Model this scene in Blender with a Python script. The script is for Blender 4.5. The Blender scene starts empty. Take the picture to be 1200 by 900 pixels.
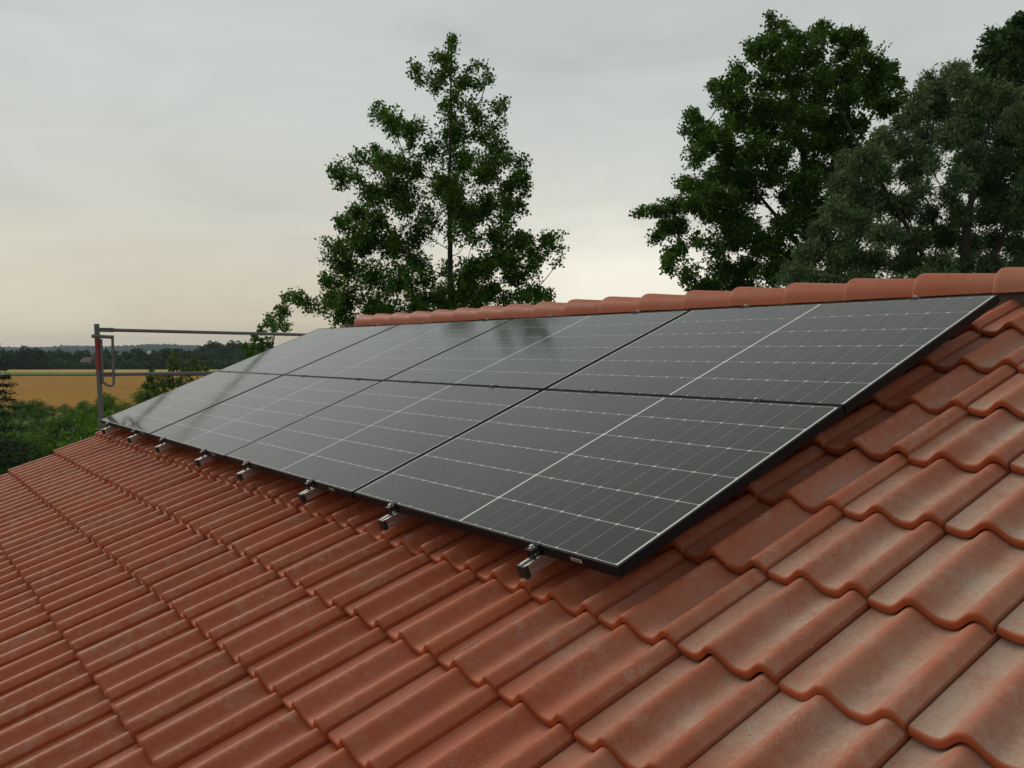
import bpy, math, random
import numpy as np
from mathutils import Matrix, Vector

random.seed(7)
rng = np.random.default_rng(11)
sc = bpy.context.scene
col = sc.collection
R = math.radians

# ------------------------------------------------------------------ camera
RW = np.array([[0.579056, 0.815288, -0.000315],
               [0.028885, -0.020902, -0.999364],
               [-0.814776, 0.578679, -0.035653]])      # rows: right, down, forward
CAM = np.array([8.883323, -1.742638, 0.617388])
F = 1071.41                                            # focal length in photo pixels (1200 wide)
cam_d = bpy.data.cameras.new('camera')
cam = bpy.data.objects.new('camera', cam_d)
col.objects.link(cam)
cam_d.sensor_width = 36
cam_d.lens = 36 * F / 1200
cam_d.clip_start = 0.05
cam_d.clip_end = 9000
m = Matrix.Identity(4)
for i in range(3):
    m[i][0] = RW[0][i]
    m[i][1] = -RW[1][i]
    m[i][2] = -RW[2][i]
    m[i][3] = CAM[i]
cam.matrix_world = m
sc.camera = cam


def at(x, y, depth):
    """photo pixel at a given distance -> point in the place"""
    return CAM + (RW.T @ np.array([(x - 600) / F, (y - 450) / F, 1.0])) * depth


GROUND = -5.9
PITCH = R(22.0)
cp, sp = math.cos(PITCH), math.sin(PITCH)


def pl(u, v, n):
    """roof coordinates (along ridge, up slope, out of slope) -> world"""
    return Vector((u, v * cp - n * sp, v * sp + n * cp))


# ------------------------------------------------------------------ sky, sun, exposure
sun_dir = np.array([-1.0, -0.22, 0.0])      # bright cloud in the west, left of the picture
sun_az = math.atan2(sun_dir[1], sun_dir[0])
SUN_EL = R(36)
svec = Vector((math.cos(sun_az) * math.cos(SUN_EL), math.sin(sun_az) * math.cos(SUN_EL), math.sin(SUN_EL)))
sun_d = bpy.data.lights.new('sun', 'SUN')
sun_d.energy = 1.15
sun_d.angle = R(18)
sun_d.color = (1.0, 0.93, 0.82)
sun = bpy.data.objects.new('sun', sun_d)
col.objects.link(sun)
sun.rotation_euler = svec.to_track_quat('Z', 'Y').to_euler()

world = bpy.data.worlds.new('World')
sc.world = world
world.use_nodes = True
nt = world.node_tree
nt.nodes.clear()


def N(t, kind, **kw):
    n = t.nodes.new(kind)
    for k, v in kw.items():
        if k in n.inputs:
            n.inputs[k].default_value = v
        else:
            setattr(n, k, v)
    return n


def ramp(t, stops, fac=None, interp='LINEAR'):
    n = t.nodes.new('ShaderNodeValToRGB')
    cr = n.color_ramp
    cr.interpolation = interp
    while len(cr.elements) < len(stops):
        cr.elements.new(0.5)
    for e, (p, c) in zip(cr.elements, stops):
        e.position = p
        e.color = (c[0], c[1], c[2], 1) if not isinstance(c, (int, float)) else (c, c, c, 1)
    if fac is not None:
        t.links.new(fac, n.inputs[0])
    return n.outputs[0]


def mix(t, fac, a, b, mode='MIX'):
    n = t.nodes.new('ShaderNodeMix')
    n.data_type = 'RGBA'
    n.blend_type = mode
    for sock, v in ((n.inputs[0], fac), (n.inputs[6], a), (n.inputs[7], b)):
        if isinstance(v, (int, float)):
            sock.default_value = v
        elif isinstance(v, (tuple, list)):
            sock.default_value = (v[0], v[1], v[2], 1)
        else:
            t.links.new(v, sock)
    return n.outputs[2]


def math_(t, op, a, b=0.0, c=None, clamp=False):
    n = t.nodes.new('ShaderNodeMath')
    n.operation = op
    n.use_clamp = clamp
    for i, v in enumerate((a, b, c)):
        if v is None:
            continue
        if isinstance(v, (int, float)):
            n.inputs[i].default_value = v
        else:
            t.links.new(v, n.inputs[i])
    return n.outputs[0]


def noise(t, vec, scale, detail=4, rough=0.55, dist=0.0):
    n = N(t, 'ShaderNodeTexNoise')
    n.inputs['Scale'].default_value = scale
    n.inputs['Detail'].default_value = detail
    n.inputs['Roughness'].default_value = rough
    n.inputs['Distortion'].default_value = dist
    if vec is not None:
        t.links.new(vec, n.inputs['Vector'])
    return n.outputs[0]


def mapping(t, vec, scale=(1, 1, 1), loc=(0, 0, 0)):
    n = t.nodes.new('ShaderNodeMapping')
    n.inputs['Scale'].default_value = scale
    n.inputs['Location'].default_value = loc
    t.links.new(vec, n.inputs['Vector'])
    return n.outputs[0]


tc = nt.nodes.new('ShaderNodeTexCoord')
dirv = tc.outputs['Generated']
sep = nt.nodes.new('ShaderNodeSeparateXYZ')
nt.links.new(dirv, sep.inputs[0])
cl_vec = mapping(nt, dirv, (1.6, 1.6, 7.0), (3.1, 0.4, 0.0))
cl = noise(nt, cl_vec, 1.7, 7, 0.55, 0.6)
cl2 = noise(nt, mapping(nt, dirv, (1.3, 1.3, 5.0), (8.0, 2.0, 1.0)), 2.6, 7, 0.5, 0.8)
zz = math_(nt, 'ADD', sep.outputs[2], math_(nt, 'MULTIPLY', math_(nt, 'SUBTRACT', cl, 0.5), 0.16))
overcast = ramp(nt, [(0.0, (0.65, 0.57, 0.43)), (0.045, (0.67, 0.615, 0.49)), (0.13, (0.635, 0.62, 0.54)),
                     (0.24, (0.585, 0.61, 0.575)), (0.40, (0.55, 0.59, 0.57)), (0.62, (0.46, 0.485, 0.455)), (1.0, (0.42, 0.44, 0.41))], zz)
shade = ramp(nt, [(0.30, 0.90), (0.5, 1.0), (0.70, 1.06)], cl2)
overcast = mix(nt, 1.0, overcast, shade, 'MULTIPLY')
# the low sun behind the cloud leaves the sky on the other side darker
dot2 = nt.nodes.new('ShaderNodeVectorMath')
dot2.operation = 'DOT_PRODUCT'
nt.links.new(dirv, dot2.inputs[0])
dot2.inputs[1].default_value = Vector((-0.95, 0.30, 0.0)).normalized()
east = ramp(nt, [(0.0, 0.60), (0.45, 0.84), (0.68, 1.0), (1.0, 1.0)], math_(nt, 'MULTIPLY_ADD', dot2.outputs['Value'], 0.5, 0.5))
overcast = mix(nt, 1.0, overcast, east, 'MULTIPLY')
# the brighter, thinner cloud in front of the sun
dotn = nt.nodes.new('ShaderNodeVectorMath')
dotn.operation = 'DOT_PRODUCT'
nt.links.new(dirv, dotn.inputs[0])
gl = at(735, 330, 1.0) - CAM
low = Vector(gl).normalized()
dotn.inputs[1].default_value = low
glow = math_(nt, 'POWER', math_(nt, 'MAXIMUM', dotn.outputs['Value'], 0.0), 60.0)
glow = math_(nt, 'MULTIPLY', glow, ramp(nt, [(0.0, 1.0), (0.09, 0.85), (0.17, 0.22), (0.30, 0.0)], zz, 'EASE'))
glow = math_(nt, 'MULTIPLY', glow, math_(nt, 'ADD', 0.40, math_(nt, 'MULTIPLY', cl, 1.5)))
overcast = mix(nt, glow, overcast, (0.42, 0.40, 0.35), 'ADD')
sky = nt.nodes.new('ShaderNodeTexSky')
sky.sky_type = 'NISHITA'
sky.sun_disc = False
sky.sun_elevation = SUN_EL
sky.sun_rotation = math.pi / 2 - sun_az
sky.air_density = 1.0
sky.dust_density = 2.0
clear = mix(nt, 1.0, sky.outputs[0], (0.10, 0.10, 0.10), 'MULTIPLY')
skyc = mix(nt, 0.94, clear, overcast)
bg = nt.nodes.new('ShaderNodeBackground')
nt.links.new(skyc, bg.inputs[0])
bg.inputs[1].default_value = 1.0
wo = nt.nodes.new('ShaderNodeOutputWorld')
nt.links.new(bg.outputs[0], wo.inputs[0])

sc.view_settings.view_transform = 'Standard'
sc.view_settings.look = 'None'
sc.view_settings.exposure = 0.0
sc.view_settings.gamma = 1.0
sc.view_settings.use_curve_mapping = False
sc.render.engine = 'CYCLES'
sc.cycles.max_bounces = 6
sc.cycles.diffuse_bounces = 3
sc.cycles.glossy_bounces = 3
sc.cycles.volume_bounces = 0
sc.cycles.transparent_max_bounces = 8


# ------------------------------------------------------------------ helpers
def tag(o, label=None, cat=None, group=None, kind=None):
    if label: o['label'] = label
    if cat: o['category'] = cat
    if group: o['group'] = group
    if kind: o['kind'] = kind
    return o


def link(o, parent=None):
    col.objects.link(o)
    if parent is not None:
        o.parent = parent
    return o


def empty(name, loc=(0, 0, 0), rot=(0, 0, 0), parent=None):
    o = bpy.data.objects.new(name, None)
    o.empty_display_size = 0.2
    o.location = loc
    o.rotation_euler = rot
    return link(o, parent)


def obj(name, me, mat=None, parent=None, loc=(0, 0, 0)):
    if mat is not None and not me.materials:
        me.materials.append(mat)
    o = bpy.data.objects.new(name, me)
    o.location = loc
    return link(o, parent)


def mesh(name, V, Fc, smooth=False, sharp=None):
    me = bpy.data.meshes.new(name)
    me.from_pydata([tuple(map(float, v)) for v in V], [], [tuple(map(int, f)) for f in Fc])
    me.update()
    if smooth:
        me.polygons.foreach_set('use_smooth', [True] * len(me.polygons))
        if sharp is not None:
            me.set_sharp_from_angle(angle=R(sharp))
    return me


def fastmesh(name, V, quads):
    """V (n,3), quads (k,4) numpy"""
    me = bpy.data.meshes.new(name)
    V = np.ascontiguousarray(V, dtype=np.float32)
    quads = np.ascontiguousarray(quads, dtype=np.int32)
    k, s = quads.shape
    me.vertices.add(len(V))
    me.vertices.foreach_set('co', V.ravel())
    me.loops.add(k * s)
    me.loops.foreach_set('vertex_index', quads.ravel())
    me.polygons.add(k)
    me.polygons.foreach_set('loop_start', np.arange(0, k * s, s, dtype=np.int32))
    me.polygons.foreach_set('loop_total', np.full(k, s, dtype=np.int32))
    me.update(calc_edges=True)
    return me


class MB:
    def __init__(self):
        self.V = []
        self.F = []

    def box(self, x0, x1, y0, y1, z0, z1):
        b = len(self.V)
        self.V += [(x0, y0, z0), (x1, y0, z0), (x1, y1, z0), (x0, y1, z0), (x0, y0, z1), (x1, y0, z1), (x1, y1, z1), (x0, y1, z1)]
        self.F += [(b, b + 3, b + 2, b + 1), (b + 4, b + 5, b + 6, b + 7), (b, b + 1, b + 5, b + 4), (b + 1, b + 2, b + 6, b + 5),
                   (b + 2, b + 3, b + 7, b + 6), (b + 3, b, b + 4, b + 7)]
        return self

    def prism(self, poly, y0, y1):
        """poly in (x,z), extruded along y"""
        b = len(self.V)
        n = len(poly)
        self.V += [(x, y0, z) for x, z in poly] + [(x, y1, z) for x, z in poly]
        for i in range(n):
            j = (i + 1) % n
            self.F.append((b + i, b + j, b + n + j, b + n + i))
        self.F.append(tuple(b + i for i in reversed(range(n))))
        self.F.append(tuple(b + n + i for i in range(n)))
        return self

    def tube(self, pts, rad, sides=10, cap=True):
        pts = [Vector(p) for p in pts]
        n = len(pts)
        rads = rad if isinstance(rad, (list, tuple)) else [rad] * n
        b = len(self.V)
        ref = None
        for i in range(n):
            d = (pts[min(i + 1, n - 1)] - pts[max(i - 1, 0)]).normalized()
            if ref is None:
                ref = Vector((0, 0, 1)) if abs(d.z) < 0.9 else Vector((1, 0, 0))
            a = (ref - d * ref.dot(d))
            a = a.normalized() if a.length > 1e-6 else d.orthogonal().normalized()
            ref = a
            c = d.cross(a)
            for k in range(sides):
                t = 2 * math.pi * k / sides
                self.V.append(tuple(pts[i] + (a * math.cos(t) + c * math.sin(t)) * rads[i]))
        for i in range(n - 1):
            for k in range(sides):
                k2 = (k + 1) % sides
                self.F.append((b + i * sides + k, b + i * sides + k2, b + (i + 1) * sides + k2, b + (i + 1) * sides + k))
        if cap:
            self.F.append(tuple(b + k for k in reversed(range(sides))))
            self.F.append(tuple(b + (n - 1) * sides + k for k in range(sides)))
        return self

    def build(self, name, mat, parent=None, smooth=False, sharp=40, loc=(0, 0, 0)):
        return obj(name, mesh(name, self.V, self.F, smooth, sharp), mat, parent, loc)


# ------------------------------------------------------------------ materials
def new_mat(name):
    mt = bpy.data.materials.new(name)
    mt.use_nodes = True
    t = mt.node_tree
    return mt, t, t.nodes['Principled BSDF']


def simple(name, c, rough=0.5, metal=0.0, var=0.12, scale=30.0, bump=0.0, spec=0.5):
    mt, t, b = new_mat(name)
    g = t.nodes.new('ShaderNodeNewGeometry')
    n = noise(t, g.outputs['Position'], scale, 5, 0.6)
    lo = tuple(max(0, x * (1 - var)) for x in c)
    hi = tuple(min(1, x * (1 + var)) for x in c)
    t.links.new(ramp(t, [(0.3, lo), (0.7, hi)], n), b.inputs['Base Color'])
    b.inputs['Roughness'].default_value = rough
    b.inputs['Metallic'].default_value = metal
    b.inputs['Specular IOR Level'].default_value = spec
    if bump:
        bp = t.nodes.new('ShaderNodeBump')
        bp.inputs['Strength'].default_value = bump
        bp.inputs['Distance'].default_value = 0.01
        t.links.new(n, bp.inputs['Height'])
        t.links.new(bp.outputs[0], b.inputs['Normal'])
    return mt


def tile_material():
    mt, t, b = new_mat('terracotta')
    g = t.nodes.new('ShaderNodeNewGeometry')
    P = g.outputs['Position']
    oi = t.nodes.new('ShaderNodeObjectInfo')
    at_ = t.nodes.new('ShaderNodeAttribute')
    at_.attribute_name = 'crest'
    crest = at_.outputs['Fac']
    rnd = oi.outputs['Random']
    bt_ = t.nodes.new('ShaderNodeAttribute')
    bt_.attribute_name = 'butt'
    keep = math_(t, 'SUBTRACT', 1.0, bt_.outputs['Fac'])
    base = ramp(t, [(0.0, (0.41, 0.088, 0.030)), (0.5, (0.465, 0.106, 0.038)), (1.0, (0.505, 0.126, 0.048))], rnd)
    big = noise(t, P, 1.3, 4, 0.6)
    base = mix(t, math_(t, 'MULTIPLY', big, 0.5), base, (0.38, 0.092, 0.038))
    # pale wear, mostly on the tops of the rolls
    w = noise(t, mapping(t, P, (1.0, 0.6, 0.6)), 38.0, 8, 0.74, 0.25)
    w = ramp(t, [(0.46, 0.0), (0.64, 1.0)], w)
    wl = ramp(t, [(0.40, 0.0), (0.62, 1.0)], noise(t, P, 4.2, 4, 0.6))
    wear = math_(t, 'MULTIPLY', math_(t, 'MULTIPLY', w, wl), math_(t, 'ADD', 0.10, math_(t, 'MULTIPLY', crest, 0.70)))
    wear = math_(t, 'MULTIPLY', wear, keep)
    base = mix(t, wear, base, (0.48, 0.30, 0.22))
    # dust settled in the pans
    dn = ramp(t, [(0.38, 0.0), (0.66, 1.0)], noise(t, P, 3.1, 7, 0.7, 0.3))
    dn2 = ramp(t, [(0.3, 0.35), (0.62, 1.0)], noise(t, P, 90.0, 6, 0.8))
    sx = t.nodes.new('ShaderNodeSeparateXYZ')
    t.links.new(P, sx.inputs[0])
    rn0 = math_(t, 'MULTIPLY', math_(t, 'SUBTRACT', noise(t, P, 2.4, 5, 0.65), 0.5), 1.3)
    ru = math_(t, 'MULTIPLY', math_(t, 'ADD', math_(t, 'SUBTRACT', sx.outputs[0], 6.55), rn0), 1.0, clamp=True)
    rv = math_(t, 'MULTIPLY', math_(t, 'ADD', math_(t, 'ADD', sx.outputs[1], 0.62), rn0), 1.6, clamp=True)
    reg = math_(t, 'ADD', 0.10, math_(t, 'MULTIPLY', math_(t, 'MULTIPLY', ru, rv), 0.95))
    dust = math_(t, 'MULTIPLY', math_(t, 'MULTIPLY', math_(t, 'ADD', 0.55, dn), dn2),
                 math_(t, 'MULTIPLY', reg, math_(t, 'SUBTRACT', 1.0, math_(t, 'MULTIPLY', crest, 0.75))), clamp=True)
    dust = math_(t, 'MULTIPLY', dust, keep)
    base = mix(t, math_(t, 'MULTIPLY', dust, 0.95), base, (0.50, 0.365, 0.285))
    # dark grey smears
    sm = ramp(t, [(0.60, 0.0), (0.76, 0.55)], noise(t, mapping(t, P, (1.0, 0.6, 0.6), (5, 5, 5)), 6.0, 8, 0.72, 0.4))
    base = mix(t, sm, base, (0.21, 0.115, 0.08))
    # pale crumbs and dark specks
    def specks(scale, thr, c, mask_scale, mlo, mhi, base, loc):
        v = t.nodes.new('ShaderNodeTexVoronoi')
        v.inputs['Scale'].default_value = scale
        t.links.new(mapping(t, P, (1, 1, 1), loc), v.inputs['Vector'])
        s = math_(t, 'LESS_THAN', v.outputs['Distance'], thr)
        k = ramp(t, [(mlo, 0.0), (mhi, 1.0)], noise(t, mapping(t, P, (1, 1, 1), loc), mask_scale, 3, 0.6))
        wn = t.nodes.new('ShaderNodeTexWhiteNoise')
        t.links.new(v.outputs['Position'], wn.inputs[0])
        pick = math_(t, 'LESS_THAN', wn.outputs[0], math_(t, 'MULTIPLY', k, 0.6))
        return mix(t, math_(t, 'MULTIPLY', s, pick), base, c)
    base = specks(190.0, 0.22, (0.62, 0.56, 0.50), 2.6, 0.60, 0.80, base, (0, 0, 0))
    base = specks(80.0, 0.17, (0.09, 0.05, 0.03), 1.8, 0.50, 0.80, base, (2, 7, 1))
    t.links.new(base, b.inputs['Base Color'])
    rn = noise(t, P, 35.0, 5, 0.7)
    rr = math_(t, 'ADD', ramp(t, [(0.3, 0.50), (0.7, 0.66)], rn), math_(t, 'MULTIPLY', dust, 0.25))
    t.links.new(rr, b.inputs['Roughness'])
    b.inputs['Specular IOR Level'].default_value = 0.38
    bp = t.nodes.new('ShaderNodeBump')
    bp.inputs['Strength'].default_value = 0.22
    bp.inputs['Distance'].default_value = 0.004
    t.links.new(noise(t, P, 140.0, 6, 0.7), bp.inputs['Height'])
    t.links.new(bp.outputs[0], b.inputs['Normal'])
    return mt


def leaf_material(name, dark, mid, light, trans=0.3):
    mt, t, b = new_mat(name)
    g = t.nodes.new('ShaderNodeNewGeometry')
    c = ramp(t, [(0.0, dark), (0.55, mid), (1.0, light)], g.outputs['Random Per Island'])
    big = noise(t, g.outputs['Position'], 0.9, 3, 0.6)
    c = mix(t, ramp(t, [(0.35, 0.0), (0.7, 0.45)], big), c, light)
    t.links.new(c, b.inputs['Base Color'])
    b.inputs['Roughness'].default_value = 0.6
    b.inputs['Specular IOR Level'].default_value = 0.18
    tr = t.nodes.new('ShaderNodeBsdfTranslucent')
    t.links.new(mix(t, 1.0, c, (1.0, 1.15, 0.55), 'MULTIPLY'), tr.inputs[0])
    ms = t.nodes.new('ShaderNodeMixShader')
    ms.inputs[0].default_value = trans
    t.links.new(b.outputs[0], ms.inputs[1])
    t.links.new(tr.outputs[0], ms.inputs[2])
    t.links.new(ms.outputs[0], t.nodes['Material Output'].inputs['Surface'])
    return mt


M = {}
M['tile'] = tile_material()
M['ridge'] = M['tile']
M['deck'] = simple('roof underlay', (0.09, 0.075, 0.065), 0.9)
M['plaster'] = simple('plaster', (0.62, 0.58, 0.50), 0.9, bump=0.3, scale=40)
M['wood'] = simple('dark wood', (0.10, 0.055, 0.03), 0.7, bump=0.3, scale=20)
M['zinc'] = simple('zinc sheet', (0.35, 0.36, 0.37), 0.45, 0.8)
M['galv'] = simple('galvanised steel', (0.17, 0.185, 0.195), 0.5, 0.5, var=0.25, scale=60, bump=0.1)
M['red'] = simple('red paint', (0.30, 0.05, 0.04), 0.6, var=0.3, scale=45)
M['alu'] = simple('bare aluminium', (0.62, 0.61, 0.59), 0.38, 0.9, var=0.12, scale=80)
M['blackalu'] = simple('black anodised aluminium', (0.008, 0.010, 0.014), 0.5, 0.0, var=0.2, scale=60, spec=0.2)
M['blackplastic'] = simple('black plastic', (0.02, 0.021, 0.023), 0.55, var=0.2)
M['steel'] = simple('stainless steel', (0.70, 0.70, 0.69), 0.28, 1.0, var=0.08)
M['bark'] = simple('bark', (0.045, 0.038, 0.03), 0.9, var=0.35, scale=18, bump=0.4)
M['leaf_center'] = leaf_material('alder leaf', (0.0336, 0.0792, 0.0096), (0.0660, 0.1440, 0.0168), (0.1200, 0.2100, 0.0300))
M['leaf_right'] = leaf_material('dark alder leaf', (0.0322, 0.0805, 0.0113), (0.0612, 0.1368, 0.0193), (0.1127, 0.2012, 0.0322))
M['leaf_willow'] = leaf_material('willow leaf', (0.0567, 0.1021, 0.0454), (0.1021, 0.1663, 0.0756), (0.1890, 0.2646, 0.1418), 0.2)
M['leaf_back'] = leaf_material('tall tree leaf', (0.0235, 0.0571, 0.0202), (0.0437, 0.0941, 0.0302), (0.0756, 0.1428, 0.0470))
M['leaf_shrub'] = leaf_material('shrub leaf', (0.0440, 0.1012, 0.0088), (0.0825, 0.1705, 0.0154), (0.1430, 0.2530, 0.0308))
M['leaf_shrub2'] = leaf_material('grey shrub leaf', (0.0396, 0.0880, 0.0154), (0.0726, 0.1430, 0.0264), (0.1265, 0.2090, 0.0495))
M['leaf_sapling'] = leaf_material('sapling leaf', (0.045, 0.075, 0.015), (0.075, 0.12, 0.025), (0.13, 0.18, 0.045))
M['leaf_far'] = leaf_material('far leaf', (0.020, 0.052, 0.012), (0.036, 0.080, 0.018), (0.062, 0.115, 0.028), 0.15)
M['needle'] = leaf_material('spruce needle', (0.012, 0.026, 0.012), (0.022, 0.042, 0.020), (0.04, 0.065, 0.03), 0.1)
M['conifer_far'] = simple('far forest', (0.030, 0.046, 0.026), 0.9, var=0.4, scale=0.15)


def cell_material():
    mt, t, b = new_mat('solar cell under glass')
    tcn = t.nodes.new('ShaderNodeTexCoord')
    s = t.nodes.new('ShaderNodeSeparateXYZ')
    t.links.new(tcn.outputs['Object'], s.inputs[0])
    # fine wires every 18 mm
    y = math_(t, 'MULTIPLY', s.outputs[1], 1 / 0.0181)
    fr = math_(t, 'ABSOLUTE', math_(t, 'SUBTRACT', math_(t, 'FRACT', y), 0.5))
    wire = math_(t, 'LESS_THAN', fr, 0.030)
    oi = t.nodes.new('ShaderNodeObjectInfo')
    dark = ramp(t, [(0.0, (0.004, 0.0036, 0.003)), (1.0, (0.0075, 0.0068, 0.0055))], oi.outputs['Random'])
    c = mix(t, math_(t, 'MULTIPLY', wire, 0.75), dark, (0.11, 0.10, 0.085))
    t.links.new(c, b.inputs['Base Color'])
    glass(t, b)
    return mt


def glass(t, b):
    g = t.nodes.new('ShaderNodeNewGeometry')
    P = g.outputs['Position']
    b.inputs['Roughness'].default_value = 0.5
    b.inputs['Specular IOR Level'].default_value = 0.0
    b.inputs['Coat Weight'].default_value = 1.0
    b.inputs['Sheen Weight'].default_value = 0.10
    b.inputs['Sheen Roughness'].default_value = 0.35
    b.inputs['Sheen Tint'].default_value = (1.0, 0.98, 0.92, 1)
    b.inputs['Coat Tint'].default_value = (1.0, 0.985, 0.95, 1)
    b.inputs['Coat IOR'].default_value = 1.55
    rr = ramp(t, [(0.3, 0.085), (0.7, 0.13)], noise(t, P, 2.5, 5, 0.6))
    t.links.new(rr, b.inputs['Coat Roughness'])


def sheet_material():
    mt, t, b = new_mat('white back sheet under glass')
    g = t.nodes.new('ShaderNodeNewGeometry')
    n = noise(t, g.outputs['Position'], 12, 3, 0.5)
    t.links.new(ramp(t, [(0.3, (0.76, 0.76, 0.74)), (0.7, (0.82, 0.82, 0.80))], n), b.inputs['Base Color'])
    glass(t, b)
    return mt


M['cell'] = cell_material()
M['sheet'] = sheet_material()
M['sticker'] = simple('white sticker', (0.68, 0.60, 0.60), 0.5, var=0.1)
M['print'] = simple('sticker print', (0.20, 0.08, 0.09), 0.6)


# ------------------------------------------------------------------ ground, fields
def ground_material():
    mt, t, b = new_mat('meadow ground')
    g = t.nodes.new('ShaderNodeNewGeometry')
    P = g.outputs['Position']
    n1 = noise(t, P, 0.05, 5, 0.6)
    n2 = noise(t, P, 1.2, 6, 0.7)
    c = ramp(t, [(0.3, (0.06, 0.13, 0.018)), (0.7, (0.10, 0.18, 0.028))], n1)
    c = mix(t, 0.5, c, ramp(t, [(0.3, (0.045, 0.10, 0.014)), (0.7, (0.11, 0.18, 0.03))], n2))
    t.links.new(c, b.inputs['Base Color'])
    b.inputs['Roughness'].default_value = 0.95
    b.inputs['Specular IOR Level'].default_value = 0.1
    return mt


def field_material(name, lo, hi, rows=True):
    mt, t, b = new_mat(name)
    g = t.nodes.new('ShaderNodeNewGeometry')
    P = g.outputs['Position']
    rot = t.nodes.new('ShaderNodeMapping')
    rot.inputs['Rotation'].default_value = (0, 0, R(-55))
    t.links.new(P, rot.inputs['Vector'])
    st = noise(t, mapping(t, rot.outputs[0], (0.02, 0.5, 0.2)), 1.0, 5, 0.65)
    n2 = noise(t, P, 0.9, 6, 0.7)
    n3 = noise(t, P, 0.035, 4, 0.6)
    f = math_(t, 'ADD', math_(t, 'MULTIPLY', st, 0.45), math_(t, 'ADD', math_(t, 'MULTIPLY', n2, 0.3), math_(t, 'MULTIPLY', n3, 0.25)))
    t.links.new(ramp(t, [(0.36, lo), (0.62, hi)], f), b.inputs['Base Color'])
    b.inputs['Roughness'].default_value = 0.9
    b.inputs['Specular IOR Level'].default_value = 0.1
    bp = t.nodes.new('ShaderNodeBump')
    bp.inputs['Strength'].default_value = 0.6
    bp.inputs['Distance'].default_value = 0.2
    t.links.new(n2, bp.inputs['Height'])
    t.links.new(bp.outputs[0], b.inputs['Normal'])
    return mt


gx = MB()
S = 3000.0
gv = [(-S, -S, GROUND), (S, -S, GROUND), (S, S, GROUND), (-S, S, GROUND)]
g_ob = obj('ground', mesh('ground', gv, [(0, 1, 2, 3)]), ground_material())
tag(g_ob, 'flat green meadow land around the house', 'ground', kind='structure')


def ground_at(x, y, z=GROUND):
    d = RW.T @ np.array([(x - 600) / F, (y - 450) / F, 1.0])
    return CAM + d * ((z - CAM[2]) / d[2])


def strip(name, near_y, far_y, x0, x1, h, mat, label, cat, wob=0.0, tilt=0.0, n=26):
    """a crop sheet of height h whose near and far edges were read off the photograph"""
    V, Fc = [], []
    for i in range(n + 1):
        x = x0 + (x1 - x0) * i / n
        a = ground_at(x, near_y + tilt * (x - 60) + wob * math.sin(i * 1.3), GROUND + h)
        b = ground_at(x, far_y + tilt * (x - 60), GROUND + h)
        for q in (a, b):
            V.append((q[0], q[1], GROUND + h))
        a2 = ground_at(x, near_y + tilt * (x - 60) + wob * math.sin(i * 1.3) + (36 * h if name == 'wheat_field' else 0.6), GROUND)
        for q in (a2, b):
            V.append((q[0], q[1], GROUND - 0.05))
    for i in range(n):
        k, l = 4 * i, 4 * i + 4
        Fc += [(k, l, l + 1, k + 1), (k + 2, l + 2, l, k), (k + 1, l + 1, l + 3, k + 3)]
    e = 4 * n
    Fc += [(0, 1, 3, 2), (e, e + 2, e + 3, e + 1)]
    return tag(obj(name, mesh(name, V, Fc), mat), label, cat, kind='structure')


M['wheat'] = field_material('ripe wheat', (0.24, 0.105, 0.004), (0.38, 0.19, 0.012))
M['stubble'] = field_material('pale stubble', (0.40, 0.27, 0.075), (0.54, 0.38, 0.13))
M['greencrop'] = field_material('green crop', (0.07, 0.125, 0.025), (0.12, 0.19, 0.04))
strip('wheat_field', 473, 440.4, -700, 1500, 0.4, M['wheat'], 'ripe golden wheat field behind the shrubs', 'field', 1.0)
strip('grass_strip', 439.2, 436.4, -700, 1500, 0.25, M['greencrop'], 'narrow green grass strip between the golden fields', 'grass')
strip('stubble_field', 436.0, 432.6, -700, 1500, 0.15, M['stubble'], 'pale golden stubble field at the foot of the tree line', 'field')
strip('maize_field', 431.0, 428.9, 140, 1500, 0.5, M['greencrop'], 'green crop strip along the foot of the far trees', 'field')

# ------------------------------------------------------------------ house
ROLL = 0.115          # roll tops lie this far below the glass of the panels
TW, TL = 0.326, 0.3855
AMP = 0.043
TH = 0.027
BASE = -ROLL - TH - 0.004
ROW0, COL0 = -0.057, 7.142
XL, XR = -0.21, COL0 + 11 * TW
YR = 2.586            # ridge line

house = empty('house', (5.0, YR, GROUND))
tag(house, 'house under a red clay tiled roof that carries the solar panels', 'house')
hz = Vector((5.0, YR, GROUND))


def rel(p):
    return tuple(Vector(p) - hz)


roof = None


def roof_deck():
    V, Fc = [], []
    d = -ROLL - AMP - 0.035
    b = [pl(XL + 0.05, -2.30, d), pl(XR, -2.30, d)]
    r = pl(0, 0, d)
    zr = (YR * sp / cp) + d / cp
    a = [Vector((XL + 0.05, YR, zr)), Vector((XR, YR, zr))]
    c = [Vector((XL + 0.05, 2 * YR - b[0].y, b[0].z)), Vector((XR, 2 * YR - b[0].y, b[0].z))]
    top = [b[0], b[1], a[1], a[0], c[1], c[0]]
    low = [p - Vector((0, 0, 0.03)) for p in top]
    V = [rel(p) for p in top + low]
    Fc = [(0, 1, 2, 3), (3, 2, 4, 5), (6, 9, 8, 7), (9, 11, 10, 8), (0, 6, 7, 1), (5, 4, 10, 11), (0, 3, 9, 6), (3, 5, 11, 9), (1, 7, 8, 2), (2, 8, 10, 4)]
    return obj('roof', mesh('roof', V, Fc), M['deck'], house)


roof = roof_deck()


def prof(x):
    """height of the tile surface across its width, side roll at x=0, mid roll at -TW/2"""
    ph = (x / (TW / 2)) * 2 * math.pi
    c = (1 + math.cos(ph)) / 2
    return AMP * (c ** 1.55), c


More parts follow.
